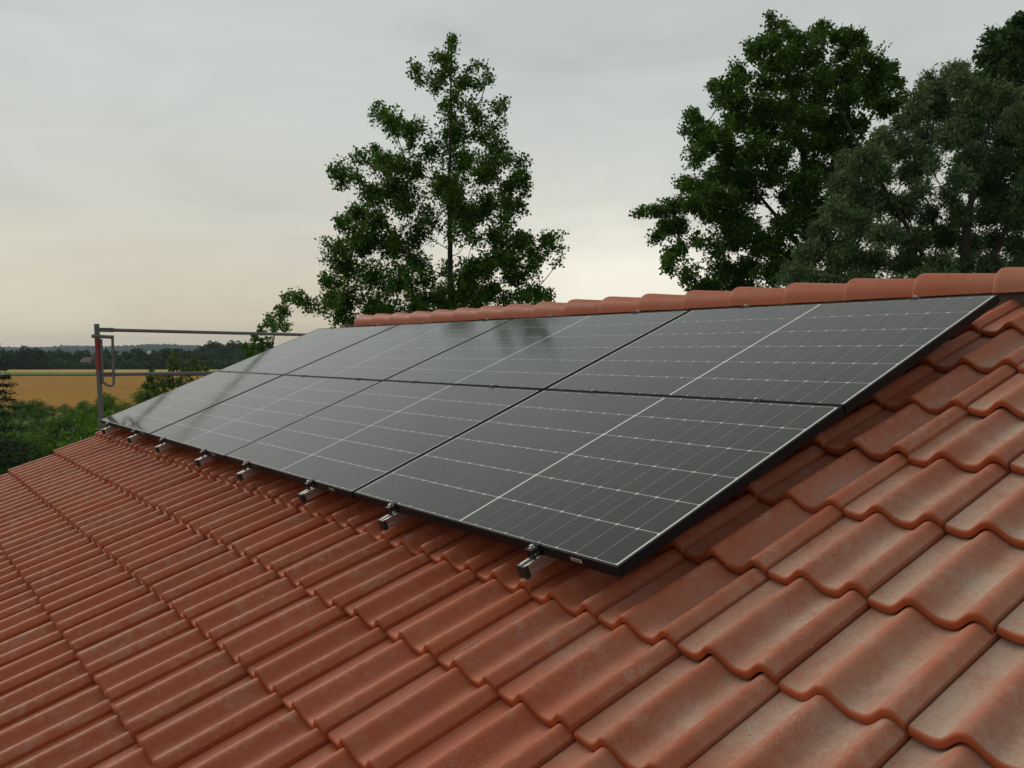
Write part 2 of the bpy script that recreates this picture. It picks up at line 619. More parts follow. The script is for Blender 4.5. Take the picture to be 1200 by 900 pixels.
def tile_mesh(name, x0=-TW + 0.020, flange=False, seed=0):
    r_ = random.Random(seed)
    xs = list(np.linspace(x0, 0.035, 44 if not flange else 24))
    if not flange:
        xs = sorted(set(xs) | {-TW + 0.0360, -TW + 0.0412, -TW + 0.0422, -TW + 0.0480})
    length = TL + 0.07
    rows = []          # (y, dz, front?)
    rows.append((0.005, -TH))
    rows.append((0.001, -TH + 0.004))
    rows.append((0.0, -0.010))
    rows.append((0.0012, -0.0052))
    rows.append((0.0046, -0.0018))
    rows.append((0.0095, -0.0004))
    rows.append((0.018, 0.0))
    rows.append((TL * 0.5, 0.0))
    rows.append((TL + 0.0, 0.0))
    rows.append((length, -0.004))
    V, Fc, A, U = [], [], [], []
    n = len(xs)
    for (y, dz) in rows:
        lift = (TH + 0.004) * (1 - y / TL) if y < TL else 0.0
        for x in xs:
            z, c = prof(x)
            if x < -TW * 0.75:                 # pan beside the neighbour's roll; lock hidden under it
                q = max(0.0, min(1.0, (x + TW - 0.041) / (TW * 0.25 - 0.041)))
                z = -0.020 if x < -TW + 0.0417 else 0.0085 * (1 - q) ** 1.5 + 0.0005
                c = 0.0
            taper = 0.0
            ye = max(y, 0.026) if x < -TW + 0.0417 else y
            V.append((x, ye, z - AMP + lift + dz - taper))
            A.append(c)
            U.append(1.0 if y < 0.006 else 0.0)
    for j in range(len(rows) - 1):
        for i in range(n - 1):
            k = j * n + i
            Fc.append((k, k + 1, k + n + 1, k + n))
    # side lip on the right, and flange on the left for verge tiles
    def drop(idx, dx, dz, flip):
        b = len(V)
        for j in range(len(rows)):
            x, y, z = V[j * n + idx]
            V.append((x + dx, y, z + dz))
            A.append(0.3)
            U.append(1.0)
        for j in range(len(rows) - 1):
            q = (j * n + idx, j * n + idx + n, b + j + 1, b + j)
            Fc.append(q if flip else q[::-1])
        return b
    drop(n - 1, -0.0005, -0.028, True)
    if flange:
        b0 = drop(0, -0.006, -0.115, False)
        b1 = len(V)
        for j in range(len(rows)):
            x, y, z = V[b0 + j]
            V.append((x + 0.014, y, z))
            A.append(0.2)
            U.append(1.0)
        for j in range(len(rows) - 1):
            Fc.append((b0 + j, b1 + j, b1 + j + 1, b0 + j + 1)[::-1])
        # closed front of the flange
        Fc.append((0, b0, b1))
    me = mesh(name, V, Fc, True, 48)
    at2 = me.attributes.new('crest', 'FLOAT', 'POINT')
    at2.data.foreach_set('value', A)
    at3 = me.attributes.new('butt', 'FLOAT', 'POINT')
    at3.data.foreach_set('value', U)
    me.materials.append(M['tile'])
    return me


tile_me = tile_mesh('roof_tile')
verge_me = tile_mesh('verge_tile', x0=-0.178, flange=True)

tiles = []          # (u, v, verge)
for k in range(-11, 23):
    for r_i in range(-6, 7):
        u = COL0 - k * TW
        v = ROW0 + r_i * TL
        tiles.append((u, v, k == 22))


def project(p):
    c = RW @ (np.array(p) - CAM)
    if c[2] < 0.1:
        return None
    return 600 + F * c[0] / c[2], 450 + F * c[1] / c[2], c[2]


def tile_score(u, v):
    ok = False
    for du in (0.0, -TW * 0.5, -TW):
        for dv in (0.0, TL * 0.5, TL):
            if du + u > -0.02 and du + u < 6.90 and v + dv > 0.16:
                continue                       # under the panels
            q = project(pl(u + du, v + dv, -ROLL - 0.02))
            if q and -8 < q[0] < 1208 and -8 < q[1] < 908:
                ok = True
    if not ok:
        return None
    q = project(pl(u - TW / 2, v + TL / 2, -ROLL))
    return q[2] if q else None


scored = sorted([(s, t) for t in tiles for s in [tile_score(t[0], t[1])] if s is not None], key=lambda a: a[0])
single = set(t for s, t in scored[:300])
rest_V, rest_F, rest_A = [], [], []
tv = np.array([v.co for v in tile_me.vertices])
tf = [tuple(p.vertices) for p in tile_me.polygons]
ta = [a.value for a in tile_me.attributes['crest'].data]
tb = [a.value for a in tile_me.attributes['butt'].data]
vv = np.array([v.co for v in verge_me.vertices])
vf = [tuple(p.vertices) for p in verge_me.polygons]
va = [a.value for a in verge_me.attributes['crest'].data]
vb = [a.value for a in verge_me.attributes['butt'].data]
rest_B = []
Rx = np.array([[1, 0, 0], [0, cp, -sp], [0, sp, cp]])


def add_rest(V, Fc, A, loc, Rm):
    b = sum(len(x) for x in rest_V)
    rest_V.append(V @ Rm.T + np.array(loc))
    rest_F.extend(tuple(b + i for i in f) for f in Fc)
    rest_A.extend(A)
    rest_B.extend(tb if A is ta else vb)


for t_ in tiles:
    u, v, vg = t_
    ju, jv, jn = random.gauss(0, 0.0016), random.gauss(0, 0.0022), random.gauss(0, 0.0010)
    p = pl(u + ju, v + jv, BASE + jn)
    if t_ in single:
        o = bpy.data.objects.new('verge_tile' if vg else 'roof_tile', verge_me if vg else tile_me)
        o.location = rel(p)
        o.rotation_euler = (PITCH + random.gauss(0, 0.004), random.gauss(0, 0.004), random.gauss(0, 0.003))
        link(o, roof)
    elif v > -2.4:
        add_rest(vv if vg else tv, vf if vg else tf, va if vg else ta, rel(p), Rx)
# the far slope, turned about the ridge
Rz = np.array([[-1, 0, 0], [0, -1, 0], [0, 0, 1.0]])
for k in range(-11, 22):
    for r_i in range(-6, 7):
        p = pl(COL0 - k * TW, ROW0 + r_i * TL, BASE)
        p2 = Vector((p.x - TW + 0.05, 2 * YR - p.y, p.z))
        add_rest(tv, tf, ta, rel(p2), Rz @ Rx)
rest_me = mesh('tile_courses', np.concatenate(rest_V), rest_F, True, 48)
aa = rest_me.attributes.new('crest', 'FLOAT', 'POINT')
aa.data.foreach_set('value', rest_A)
ab = rest_me.attributes.new('butt', 'FLOAT', 'POINT')
ab.data.foreach_set('value', rest_B)
tag(obj('tile_courses', rest_me, M['tile'], roof), kind='stuff')


# ridge tiles: tapered half rounds, wide end lapping over the next one on the left
def ridge_mesh():
    n = 18
    L = 0.392
    V, Fc, A = [], [], []
    # (x, radius scale, thickness inset)
    outer = [(0.0, 1.03), (0.003, 1.065), (0.010, 1.08), (0.030, 1.07), (0.20, 0.95), (L + 0.05, 0.80)]
    rr, hh = 0.112, 0.112
    for (x, s) in outer:
        for i in range(n + 1):
            a = math.pi * i / n
            ca, sa = math.cos(a), math.sin(a)
            V.append((x, -rr * s * math.copysign(abs(ca) ** 0.85, ca), hh * s * (sa ** 0.8)))
            A.append(sa ** 3 * 0.6)
    for j in range(len(outer) - 1):
        for i in range(n):
            k = j * (n + 1) + i
            Fc.append((k, k + n + 1, k + n + 2, k + 1)[::-1])
    # thickness: an inner shell behind the visible ends
    b = len(V)
    for (x, s) in ((0.0, 0.90), (L + 0.05, 0.80)):
        for i in range(n + 1):
            a = math.pi * i / n
            V.append((x, -rr * s * math.cos(a), hh * s * math.sin(a)))
            A.append(0.0)
    for i in range(n):
        Fc.append((b + i, b + n + 1 + i, b + n + 2 + i, b + i + 1))
        Fc.append((i, b + i, b + i + 1, i + 1)[::-1])
    last = (len(outer) - 1) * (n + 1)
    for i in range(n):
        Fc.append((last + i, b + n + 1 + i, b + n + 2 + i, last + i + 1))
    for e in (0, n):
        for j in range(len(outer) - 1):
            pass
        q = (e, last + e, b + n + 1 + e, b + e)
        Fc.append(q if e == 0 else q[::-1])
    me = mesh('ridge_tile', V, Fc, True, 50)
    a2 = me.attributes.new('crest', 'FLOAT', 'POINT')
    a2.data.foreach_set('value', A)
    me.materials.append(M['tile'])
    return me


ridge_me = ridge_mesh()
zr_edge = 0.884
for k in range(-10, 18):
    u = 6.745 - 0.392 * k
    o = bpy.data.objects.new('ridge_tile', ridge_me)
    o.location = rel((u + random.gauss(0, 0.003), YR + random.gauss(0, 0.003), zr_edge + random.gauss(0, 0.0015)))
    o.rotation_euler = (random.gauss(0, 0.012), random.gauss(0, 0.004) , random.gauss(0, 0.006))
    link(o, roof)
# dark bedding under the ridge
bm_ = MB()
bm_.box(XL + 0.05, XR, YR - 0.085, YR + 0.085, 0.80, 0.90)
bm_.V = [rel(v) for v in bm_.V]
bm_.build('ridge_bedding', M['deck'], roof)

# walls
def house_walls():
    b = MB()
    y0, y1 = -1.55, 2 * YR + 1.55
    x0, x1 = 0.0, XR - 0.2
    zt = y0 * sp / cp - 0.24
    zr = YR * sp / cp - 0.24
    t = 0.3
    b.box(x0, x1, y0, y0 + t, GROUND - 0.2, zt)
    b.box(x0, x1, y1 - t, y1, GROUND - 0.2, zt)
    for xa, xb in ((x0, x0 + t), (x1 - t, x1)):
        k = len(b.V)
        prof_ = [(y0 + t, GROUND - 0.2), (y1 - t, GROUND - 0.2), (y1 - t, zt), (YR, zr), (y0 + t, zt)]
        b.V += [(xa, y, z) for y, z in prof_] + [(xb, y, z) for y, z in prof_]
        n = 5
        b.F.append(tuple(k + i for i in reversed(range(n))))
        b.F.append(tuple(k + n + i for i in range(n)))
        for i in range(n):
            j = (i + 1) % n
            b.F.append((k + i, k + j, k + n + j, k + n + i))
    b.V = [rel(v) for v in b.V]
    b.build('wall', M['plaster'], house)
    e = pl(0, -2.37, -0.2)
    g = MB()
    arc = [(math.cos(a) * 0.075, math.sin(a) * 0.075) for a in np.linspace(math.pi, 2 * math.pi, 9)]
    arc2 = [(x * 0.93, z * 0.93) for x, z in reversed(arc)]
    poly = arc + arc2
    k = 0
    V = []
    for x in (XL, XR):
        V += [rel((x, e.y - 0.03 + a, e.z - 0.03 + z)) for a, z in poly]
    n = len(poly)
    Fc = [(i, (i + 1) % n, n + (i + 1) % n, n + i) for i in range(n)]
    obj('gutter', mesh('gutter', V, Fc, True, 40), M['zinc'], house)


house_walls()

# ------------------------------------------------------------------ solar panels
PW, PH, PT = 1.722, 1.134, 0.035
PU, PV = 1.742, 1.144


def frame_mesh():
    b = MB()
    w = 0.0095
    lip = 0.0016
    b.box(0, PW, 0, w, 0, PT)
    b.box(0, PW, PH - w, PH, 0, PT)
    b.box(0, w, w, PH - w, 0, PT)
    b.box(PW - w, PW, w, PH - w, 0, PT)
    me = mesh('frame', b.V, b.F)
    me.materials.append(M['blackalu'])
    return me


def cell_mesh():
    w, h, c = 0.0911, 0.1818, 0.0055
    p = [(-w / 2 + c, -h / 2), (w / 2 - c, -h / 2), (w / 2, -h / 2 + c), (w / 2, h / 2 - c), (w / 2 - c, h / 2), (-w / 2 + c, h / 2), (-w / 2, h / 2 - c), (-w / 2, -h / 2 + c)]
    V = [(x, y, 0) for x, y in p] + [(x, y, 0.0003) for x, y in p]
    Fc = [tuple(range(8, 16))] + [(i, (i + 1) % 8, 8 + (i + 1) % 8, 8 + i) for i in range(8)]
    me = mesh('solar_cell', V, Fc)
    me.materials.append(M['cell'])
    return me


frame_me = frame_mesh()
cell_me = cell_mesh()
sb = MB()
sb.box(0.0097, PW - 0.0097, 0.0097, PH - 0.0097, 0.020, 0.0333)
sheet_me = mesh('back_sheet', sb.V, sb.F)
sheet_me.materials.append(M['sheet'])
st = MB()
st.box(-0.026, 0.026, -0.0006, 0.0, -0.006, 0.006)
stick_me = mesh('sticker', st.V, st.F)
stick_me.materials.append(M['sticker'])
sp_ = MB()
for i in range(14):
    x = -0.021 + i * 0.003 + (0.0006 if i % 3 else 0)
    sp_.box(x, x + (0.0012 if i % 4 else 0.002), -0.0012, -0.0007, -0.004, 0.003)
print_me = mesh('bar_code', sp_.V, sp_.F)
print_me.materials.append(M['print'])

pos_words = ['far left end', 'second from the far left', 'third from the far left', 'right end nearest the camera']
for row in range(2):
    for c in range(4):
        root = empty('solar_panel', pl(c * PU, row * PV, -PT), (PITCH + random.gauss(0, 0.0008), random.gauss(0, 0.0008), 0))
        names = {0: 'farthest left', 1: 'second from left', 2: 'third from left', 3: 'nearest, rightmost'}
        tag(root, 'black framed solar panel, %s of the %s row %s' % (names[c], ('lower', 'upper')[row], ('above the bare tiles', 'below the ridge')[row]),
            'solar panel', 'solar panels mounted on the tiled roof')
        col_o = bpy.data.objects.new('frame', frame_me)
        link(col_o, root)
        link(bpy.data.objects.new('back_sheet', sheet_me), root)
        px_, py_ = 0.0930, 0.1849
        for half in range(2):
            for i in range(9):
                x = PW / 2 + (0.0048 + px_ * (i + 0.5)) * (1 if half else -1)
                for j in range(6):
                    y = PH / 2 + (j - 2.5) * py_
                    o = bpy.data.objects.new('solar_cell', cell_me)
                    o.location = (x, y, 0.03335)
                    link(o, root)
        if row == 0:
            s_o = bpy.data.objects.new('sticker', stick_me)
            s_o.location = (6.757 - 3 * PU if c == 3 else 1.50, 0.0, 0.018)
            link(s_o, root)
            link(bpy.data.objects.new('bar_code', print_me), s_o)

# mounting rails with clamps
RAILS = [0.36, 1.30, 2.14, 3.10, 3.88, 4.77, 5.60, 6.56]


def rail_poly():
    w, h = 0.020, 0.040
    return [(-w, 0), (w, 0), (w, 0.013), (w - 0.004, 0.015), (w - 0.004, 0.024), (w, 0.026), (w, h), (0.008, h), (0.008, h - 0.004),
            (0.013, h - 0.006), (0.013, h - 0.016), (-0.013, h - 0.016), (-0.013, h - 0.006), (-0.008, h - 0.004), (-0.008, h), (-w, h),
            (-w, 0.026), (-w + 0.004, 0.024), (-w + 0.004, 0.015), (-w, 0.013)]


rm = MB().prism(rail_poly(), 0.0, 2.42)
rail_me = mesh('rail_profile', rm.V, rm.F)
rail_me.materials.append(M['alu'])
ec = MB().box(-0.0215, 0.0215, -0.007, -0.0005, -0.0015, 0.0415).box(-0.0215, -0.0215 + 0.0012, -0.0005, 0.010, 0.0, 0.0415).box(0.0203, 0.0215, -0.0005, 0.010, 0.0, 0.0415)
cap_me = mesh('end_cap', ec.V, ec.F)
cap_me.materials.append(M['blackplastic'])
# end clamp: upright body on the rail, tongue over the frame
cb = MB()
cb.box(-0.020, 0.020, -0.030, -0.027, 0.0402, 0.070)
cb.box(-0.020, 0.020, -0.004, -0.001, 0.0402, 0.0775)
cb.box(-0.020, 0.020, -0.034, -0.0005, 0.0702, 0.0735)
cb.box(-0.020, 0.020, -0.0045, 0.009, 0.0755, 0.0785)
clamp_me = mesh('clamp', cb.V, cb.F)
clamp_me.materials.append(M['blackalu'])


def bolt_mesh(z):
    b = MB()
    hexa = [(math.cos(R(60 * i)) * 0.0075, math.sin(R(60 * i)) * 0.0075) for i in range(6)]
    wash = [(math.cos(R(30 * i)) * 0.0105, math.sin(R(30 * i)) * 0.0105) for i in range(12)]
    for poly, z0, z1 in ((wash, z, z + 0.002), (hexa, z + 0.002, z + 0.009)):
        k = len(b.V)
        n = len(poly)
        b.V += [(x, y - 0.0165, z0) for x, y in poly] + [(x, y - 0.0165, z1) for x, y in poly]
        b.F += [(k + i, k + (i + 1) % n, k + n + (i + 1) % n, k + n + i) for i in range(n)]
        b.F.append(tuple(k + n + i for i in range(n)))
    me = mesh('bolt', b.V, b.F)
    me.materials.append(M['steel'])
    return me


bolt_me = bolt_mesh(0.0736)
sl = MB().box(0.0201, 0.0212, -0.030, -0.0275, 0.0402, 0.0702)
mc = MB()
mc.box(-0.025, 0.025, -0.0135, 0.0135, 0.0755, 0.0782).box(-0.025, 0.025, -0.003, 0.003, 0.0402, 0.0755)
mid_me = mesh('mid_clamp', mc.V, mc.F)
mid_me.materials.append(M['blackalu'])
b2 = MB()
hexa = [(math.cos(R(60 * i)) * 0.0075, math.sin(R(60 * i)) * 0.0075) for i in range(6)]
k = 0
b2.V += [(x, y, 0.0783) for x, y in hexa] + [(x, y, 0.0865) for x, y in hexa]
b2.F += [(i, (i + 1) % 6, 6 + (i + 1) % 6, 6 + i) for i in range(6)] + [tuple(range(6, 12))]
midbolt_me = mesh('bolt', b2.V, b2.F)
midbolt_me.materials.append(M['steel'])
hk = MB().box(-0.015, 0.015, -0.02, 0.02, -0.075, 0.0).box(-0.015, 0.015, -0.02, 0.16, -0.085, -0.0755)
hook_me = mesh('roof_hook', hk.V, hk.F)
hook_me.materials.append(M['steel'])
rail_words = ['farthest', 'second farthest', 'third farthest', 'fourth farthest', 'fourth nearest', 'third nearest', 'second nearest', 'nearest']
for i, u in enumerate(RAILS):
    root = empty('mounting_rail', pl(u, -0.075, -PT - 0.0405), (PITCH, 0, random.gauss(0, 0.004)))
    tag(root, 'aluminium mounting rail with black end cap under the panels, %s of eight' % rail_words[i], 'rail',
        'mounting rails sticking out below the solar panels')
    link(bpy.data.objects.new('rail_profile', rail_me), root)
    link(bpy.data.objects.new('end_cap', cap_me), root)
    for v, fl in ((0.0, 1), (PV * 2 - 0.010, -1)):
        o = bpy.data.objects.new('clamp', clamp_me)
        o.location = (0, v + 0.075, 0)
        if fl < 0:
            o.rotation_euler = (0, 0, math.pi)
        link(o, root)
        link(bpy.data.objects.new('bolt', bolt_me), o)
    o = bpy.data.objects.new('clamp', mid_me)
    o.location = (0, PH + 0.005 + 0.075, 0)
    link(o, root)
    link(bpy.data.objects.new('bolt', midbolt_me), o)
    for v in (0.55, 1.75):
        o = bpy.data.objects.new('roof_hook', hook_me)
        o.location = (0, v, 0)
        link(o, root)

# crumbs of pale mortar lying in the pans of the nearest tiles
def surf_n(u, v):
    k = math.floor((COL0 - u + 0.038) / TW)
    x = u - (COL0 - k * TW)
    y = (v - ROW0) % TL
    zz_ = 0.003 if x < -TW * 0.75 else prof(x)[0]
    return BASE + zz_ - AMP + (TH + 0.004) * (1 - y / TL)


def roof_uv(x, y):
    d = RW.T @ np.array([(x - 600) / F, (y - 450) / F, 1.0])
    n_ = np.array([0, -sp, cp])
    tt_ = (-ROLL - AMP * 0.8 - n_ @ CAM) / (n_ @ d)
    p = CAM + d * tt_
    return p[0], p[1] * cp + p[2] * sp


cV, cF = [], []
for (xa, ya, xb, yb, cnt) in ((527, 763, 573, 737, 90), (580, 723, 622, 711, 45), (547, 717, 593, 693, 60), (470, 800, 520, 770, 25), (940, 770, 1010, 740, 22), (590, 690, 640, 668, 20), (700, 800, 760, 780, 14)):
    for _ in range(cnt):
        f_ = random.random()
        u, v = roof_uv(xa + (xb - xa) * f_, ya + (yb - ya) * f_)
        u += random.gauss(0, 0.014)
        v += random.gauss(0, 0.012)
        p = pl(u, v, surf_n(u, v) + 0.0004)
        s_ = random.uniform(0.0009, 0.0024)
        b0 = len(cV)
        for q in ((-1, -.6, 0), (1, -.7, 0), (.1, 1, 0), (0, 0, 1.1)):
            cV.append((p.x + q[0] * s_ * random.uniform(.6, 1.2), p.y + q[1] * s_ * random.uniform(.6, 1.2), p.z + q[2] * s_))
        cF += [(b0, b0 + 1, b0 + 3), (b0 + 1, b0 + 2, b0 + 3), (b0 + 2, b0, b0 + 3)]
tag(obj('mortar_crumbs', mesh('mortar_crumbs', cV, cF), simple('mortar', (0.60, 0.55, 0.50), 0.9)), 'pale mortar crumbs scattered in the tile pans below the panels', 'crumbs', kind='stuff')

# ------------------------------------------------------------------ scaffold at the gable
scf = empty('scaffold', (-0.7, 0.14, GROUND))
tag(scf, 'galvanised steel scaffold post and guard rails beside the gable', 'scaffold')


def srel(x, y, z):
    return (x + 0.7, y - 0.14, z - GROUND)


def stube(name, pts, r, mat, parent=scf, sides=14):
    return MB().tube([srel(*p) for p in pts], r, sides).build(name, mat, parent, True, 50)


X0 = -0.70
lean = 0.030
post = stube('post', [(X0, 0.10 + 0.17, GROUND + 0.03), (X0, 0.145, -0.05), (X0, 0.118, 0.885)], 0.0242, M['galv'])
stube('painted_sleeve', [(X0, 0.130, 0.43), (X0, 0.122, 0.735)], 0.0249, M['red'], post)
stube('collar', [(X0, 0.122, 0.745), (X0, 0.121, 0.785)], 0.029, M['galv'], post)
stube('collar', [(X0, 0.1305, 0.385), (X0, 0.1295, 0.425)], 0.028, M['galv'], post)
p2 = stube('post', [(X0, 2.71, GROUND + 0.03), (X0, 2.71, 0.80)], 0.0242, M['galv'])
for yy in (0.27, 2.71):
    MB().box(-0.075, 0.075, yy - 0.14 - 0.075, yy - 0.14 + 0.075, 0.0, 0.03).build('base_plate', M['galv'], scf)
for z0, z1 in ((0.828, 0.795), (0.392, 0.398)):
    y0 = 0.15
    rail = stube('guard_rail', [(X0 - 0.01, y0 + 0.10, z0), (X0 - 0.01, 2.71, z1)], 0.0168, M['galv'])
    MB().box(-0.016, -0.006, y0 - 0.14 - 0.02, y0 - 0.14 + 0.13, z0 - 0.021 - GROUND, z0 + 0.021 - GROUND).build('flattened_end', M['galv'], scf)
stube('bracket_tube', [(X0 + 0.03, 0.065, 0.766), (X0 + 0.055, 0.262, 0.757)], 0.0168, M['galv'])
hd = [(X0 + 0.05, 0.250, 0.750), (X0 + 0.05, 0.252, 0.60), (X0 + 0.05, 0.256, 0.33), (X0 + 0.05, 0.250, 0.295), (X0 + 0.05, 0.235, 0.280),
      (X0 + 0.045, 0.205, 0.285), (X0 + 0.03, 0.168, 0.31), (X0 + 0.028, 0.158, 0.34), (X0 + 0.028, 0.150, 0.74)]
stube('handle', hd, 0.0125, M['galv'])
for i in range(3):
    MB().box(-0.75 + i * 0.24, -0.52 + i * 0.24, 0.10, 2.52, -0.30 - GROUND, -0.25 - GROUND).build('deck_plank', M['wood'], scf)
for yy in (0.27, 2.71):
    stube('cross_tube', [(X0 - 0.75, yy, -0.33), (X0 + 0.02, yy, -0.33)], 0.0242, M['galv'])
    stube('post', [(X0 - 0.73, yy, GROUND + 0.03), (X0 - 0.73, yy, -0.25)], 0.0242, M['galv'])


# ------------------------------------------------------------------ vegetation
def leaves_mesh(name, P, D, size, aspect, seed, mat):
    """rhombic folded leaves at P pointing roughly along D"""
    r = np.random.default_rng(seed)
    n = len(P)
    d = D + r.normal(0, 0.55, (n, 3))
    d /= np.linalg.norm(d, axis=1, keepdims=True) + 1e-9
    up = r.normal(0, 0.75, (n, 3)) + np.array([0, 0, 0.9])
    s = np.cross(d, up)
    s /= np.linalg.norm(s, axis=1, keepdims=True) + 1e-9
    nn = np.cross(s, d)
    L = (size * r.uniform(0.6, 1.25, n))[:, None]
    W = L * aspect * r.uniform(0.8, 1.2, (n, 1))
    V = np.empty((n, 4, 3))
    V[:, 0] = P
    V[:, 1] = P + d * L * 0.52 + s * W * 0.5 + nn * W * 0.12
    V[:, 2] = P + d * L
    V[:, 3] = P + d * L * 0.52 - s * W * 0.5 + nn * W * 0.12
    me = fastmesh(name, V.reshape(-1, 3), np.arange(4 * n).reshape(n, 4))
    me.materials.append(mat)
    return me


class Branches:
    def __init__(self):
        self.V = []
        self.Q = []
        self.n = 0

    def add(self, pts, r0, r1, sides=5):
        pts = np.asarray(pts, float)
        m_ = len(pts)
        rad = np.linspace(r0, r1, m_)
        t = np.gradient(pts, axis=0)
        t /= np.linalg.norm(t, axis=1, keepdims=True) + 1e-9
        ref = np.array([0.3, 0.2, 1.0]) if abs(t[0][2]) < 0.85 else np.array([1.0, 0.2, 0.1])
        a = np.cross(t, ref)
        a /= np.linalg.norm(a, axis=1, keepdims=True) + 1e-9
        b = np.cross(t, a)
        ang = np.arange(sides) * 2 * math.pi / sides
        ring = pts[:, None] + rad[:, None, None] * (a[:, None] * np.cos(ang)[None, :, None] + b[:, None] * np.sin(ang)[None, :, None])
        self.V.append(ring.reshape(-1, 3))
        i = np.arange(m_ - 1)[:, None] * sides
        k = np.arange(sides)[None, :]
        k2 = (k + 1) % sides
        q = np.stack([i + k, i + k2, i + sides + k2, i + sides + k], -1).reshape(-1, 4) + self.n
        self.Q.append(q)
        self.n += m_ * sides

    def build(self, name, mat):
        me = fastmesh(name, np.concatenate(self.V), np.concatenate(self.Q))
        me.polygons.foreach_set('use_smooth', [True] * len(me.polygons))
        me.materials.append(mat)
        return me


def bez(a, b, c, n):
    t = np.linspace(0, 1, n)[:, None]
    return a * (1 - t) ** 2 + b * 2 * t * (1 - t) + c * t ** 2


def grow(trunk, trunk_r, blobs, seed, leaf_mat, leaf=0.075, aspect=0.75, dens=1.0, twig_spread=0.10, rise=0.55, per_twig=26, twig_len=None, droop=0.0, trunk_tip=0.012, extra_trunks=(), sprig=0.10):
    """trunk: polyline (world), blobs: list of (centre, radii vec3, density)"""
    r = np.random.default_rng(seed)
    B = Branches()
    trunk = np.asarray(trunk, float)
    seg = [trunk] + [np.asarray(e, float) for e in extra_trunks]
    fine = []
    for q in seg:
        k = 14
        tt = np.linspace(0, len(q) - 1, k * (len(q) - 1) + 1)
        fine.append(np.stack([np.interp(tt, np.arange(len(q)), q[:, c]) for c in range(3)], 1))
    for fi, q in enumerate(fine):
        w = r.normal(0, 0.02, q.shape)
        w[:, 2] = 0
        q += np.cumsum(w, 0) * 0.25
        B.add(q, trunk_r if fi == 0 else trunk_r * 0.36, trunk_tip, 8)
    allp = np.concatenate(fine)
    tp_ = allp.copy()
    order = sorted(range(len(blobs)), key=lambda i: np.min(np.linalg.norm(tp_ - np.asarray(blobs[i][0]), axis=1)))
    cost0 = np.zeros(len(allp))
    P, D = [], []
    for bi in order:
        c, rad, dn = blobs[bi]
        c = np.asarray(c, float)
        rad = np.asarray(rad, float)
        dv = c[None] - allp
        dl = np.linalg.norm(dv, axis=1)
        sl = dv[:, 2] / (dl + 1e-6)                      # prefer to grow outward and upward
        cost = dl * (1.0 + 0.9 * np.clip(rise - sl, 0, 2)) + 0.22 * cost0
        j = int(np.argmin(cost))
        a = allp[j]
        dist = float(dl[j])
        mid = a * 0.5 + c * 0.5 + np.array([0, 0, -0.10 * dist]) + r.normal(0, 0.10 * dist + 0.01, 3)
        br = bez(a, mid, c, 9)
        r0 = min(trunk_r * 0.45, 0.006 + 0.007 * dist)
        if dist > 0.12:
            B.add(br, r0, 0.005, 5)
        allp = np.concatenate([allp, br[2:]])
        cost0 = np.concatenate([cost0, np.full(7, cost0[j] + dist)])
        vol = float(rad[0] * rad[1] * rad[2]) ** (1 / 3)
        ntw = max(4, int(dn * dens * 42 * vol ** 1.6 / 0.55 ** 1.6))
        for _ in range(ntw):
            v = r.normal(0, 1, 3)
            v /= np.linalg.norm(v)
            e = c + v * rad * r.uniform(0.25, 1.0) ** 0.5 * (r.uniform(1.12, 1.5) if r.random() < sprig else 1.0)
            s = br[r.integers(4, 9)] if dist > 0.12 else c
            tl = np.linalg.norm(e - s)
            md = (s + e) / 2 + r.normal(0, 0.10 * tl, 3) + np.array([0, 0, 0.08 * tl])
            if droop:
                e = e - np.array([0, 0, droop * tl])
            tw = bez(s, md, e, 6)
            B.add(tw, 0.0045, 0.0015, 3)
            n = max(5, int(per_twig * r.uniform(0.6, 1.4)))
            tt = r.uniform(0.3, 1.0, n)
            pos = np.stack([np.interp(tt, np.linspace(0, 1, 6), tw[:, k]) for k in range(3)], 1)
            pos += np.clip(r.normal(0, twig_spread, (n, 3)), -1.6 * twig_spread, 1.6 * twig_spread) * (1.1 - 0.6 * tt[:, None])
            dd = np.tile((e - s) / (tl + 1e-6), (n, 1)) * 0.6 + r.normal(0, 0.5, (n, 3)) + np.array([0, 0, -0.15 - droop])
            P.append(pos)
            D.append(dd)
    P = np.concatenate(P)
    D = np.concatenate(D)
    return B, P, D


def tree_object(name, base, label, cat, B, P, D, leaf_mat, leaf, aspect, seed, group=None):
    root = empty(name, tuple(base))
    tag(root, label, cat, group)
    off = np.asarray(base, float)
    B.V = [v - off for v in B.V]
    obj('trunk', B.build('trunk', M['bark']), None, root)
    obj('crown', leaves_mesh('crown', P - off, D, leaf, aspect, seed, leaf_mat), None, root)
    return root


def px_blobs(lst, ox, oy, k, depth, seed, thick=0.75, dspread=0.9, back=0.6, rscale=1.0, jit=3, fill=1e9):
    """clumps seen in the photograph, given real depth: (x, y, rx, ry[, density]) in crop pixels"""
    r = np.random.default_rng(seed)
    out = []
    for it in lst:
        x, y, rx, ry = it[:4]
        dn = it[4] if len(it) > 4 else 1.0
        X, Y = ox + x / k, oy + y / k
        for rep in range(2):
            if rep and r.random() > back:
                continue
            dd = r.uniform(-dspread, dspread)
            dep = depth + dd
            c = at(X + (r.normal(0, jit / k * 2) if rep else 0), Y + (r.normal(0, jit / k * 2) if rep else 0), dep)
            a = rx / k * dep / F * rscale
            b = ry / k * dep / F * rscale
            out.append((c, np.array([a, max(a, b) * thick, b]), dn * (0.8 if rep else 1.0)))
            if y > fill and not rep:             # loose twigs between the clumps
                out.append((c + r.normal(0, 0.1, 3), np.array([a * 1.7, max(a, b) * 1.5, b * 1.6]), dn * 0.42))
    return out


def trunk_px(pts, depth, ground=True, dy=0.0):
    q = [at(x, y, depth) for x, y in pts]
    if ground:
        b = q[0].copy()
        b[2] = GROUND - 0.1
        q = [b] + q
    return q


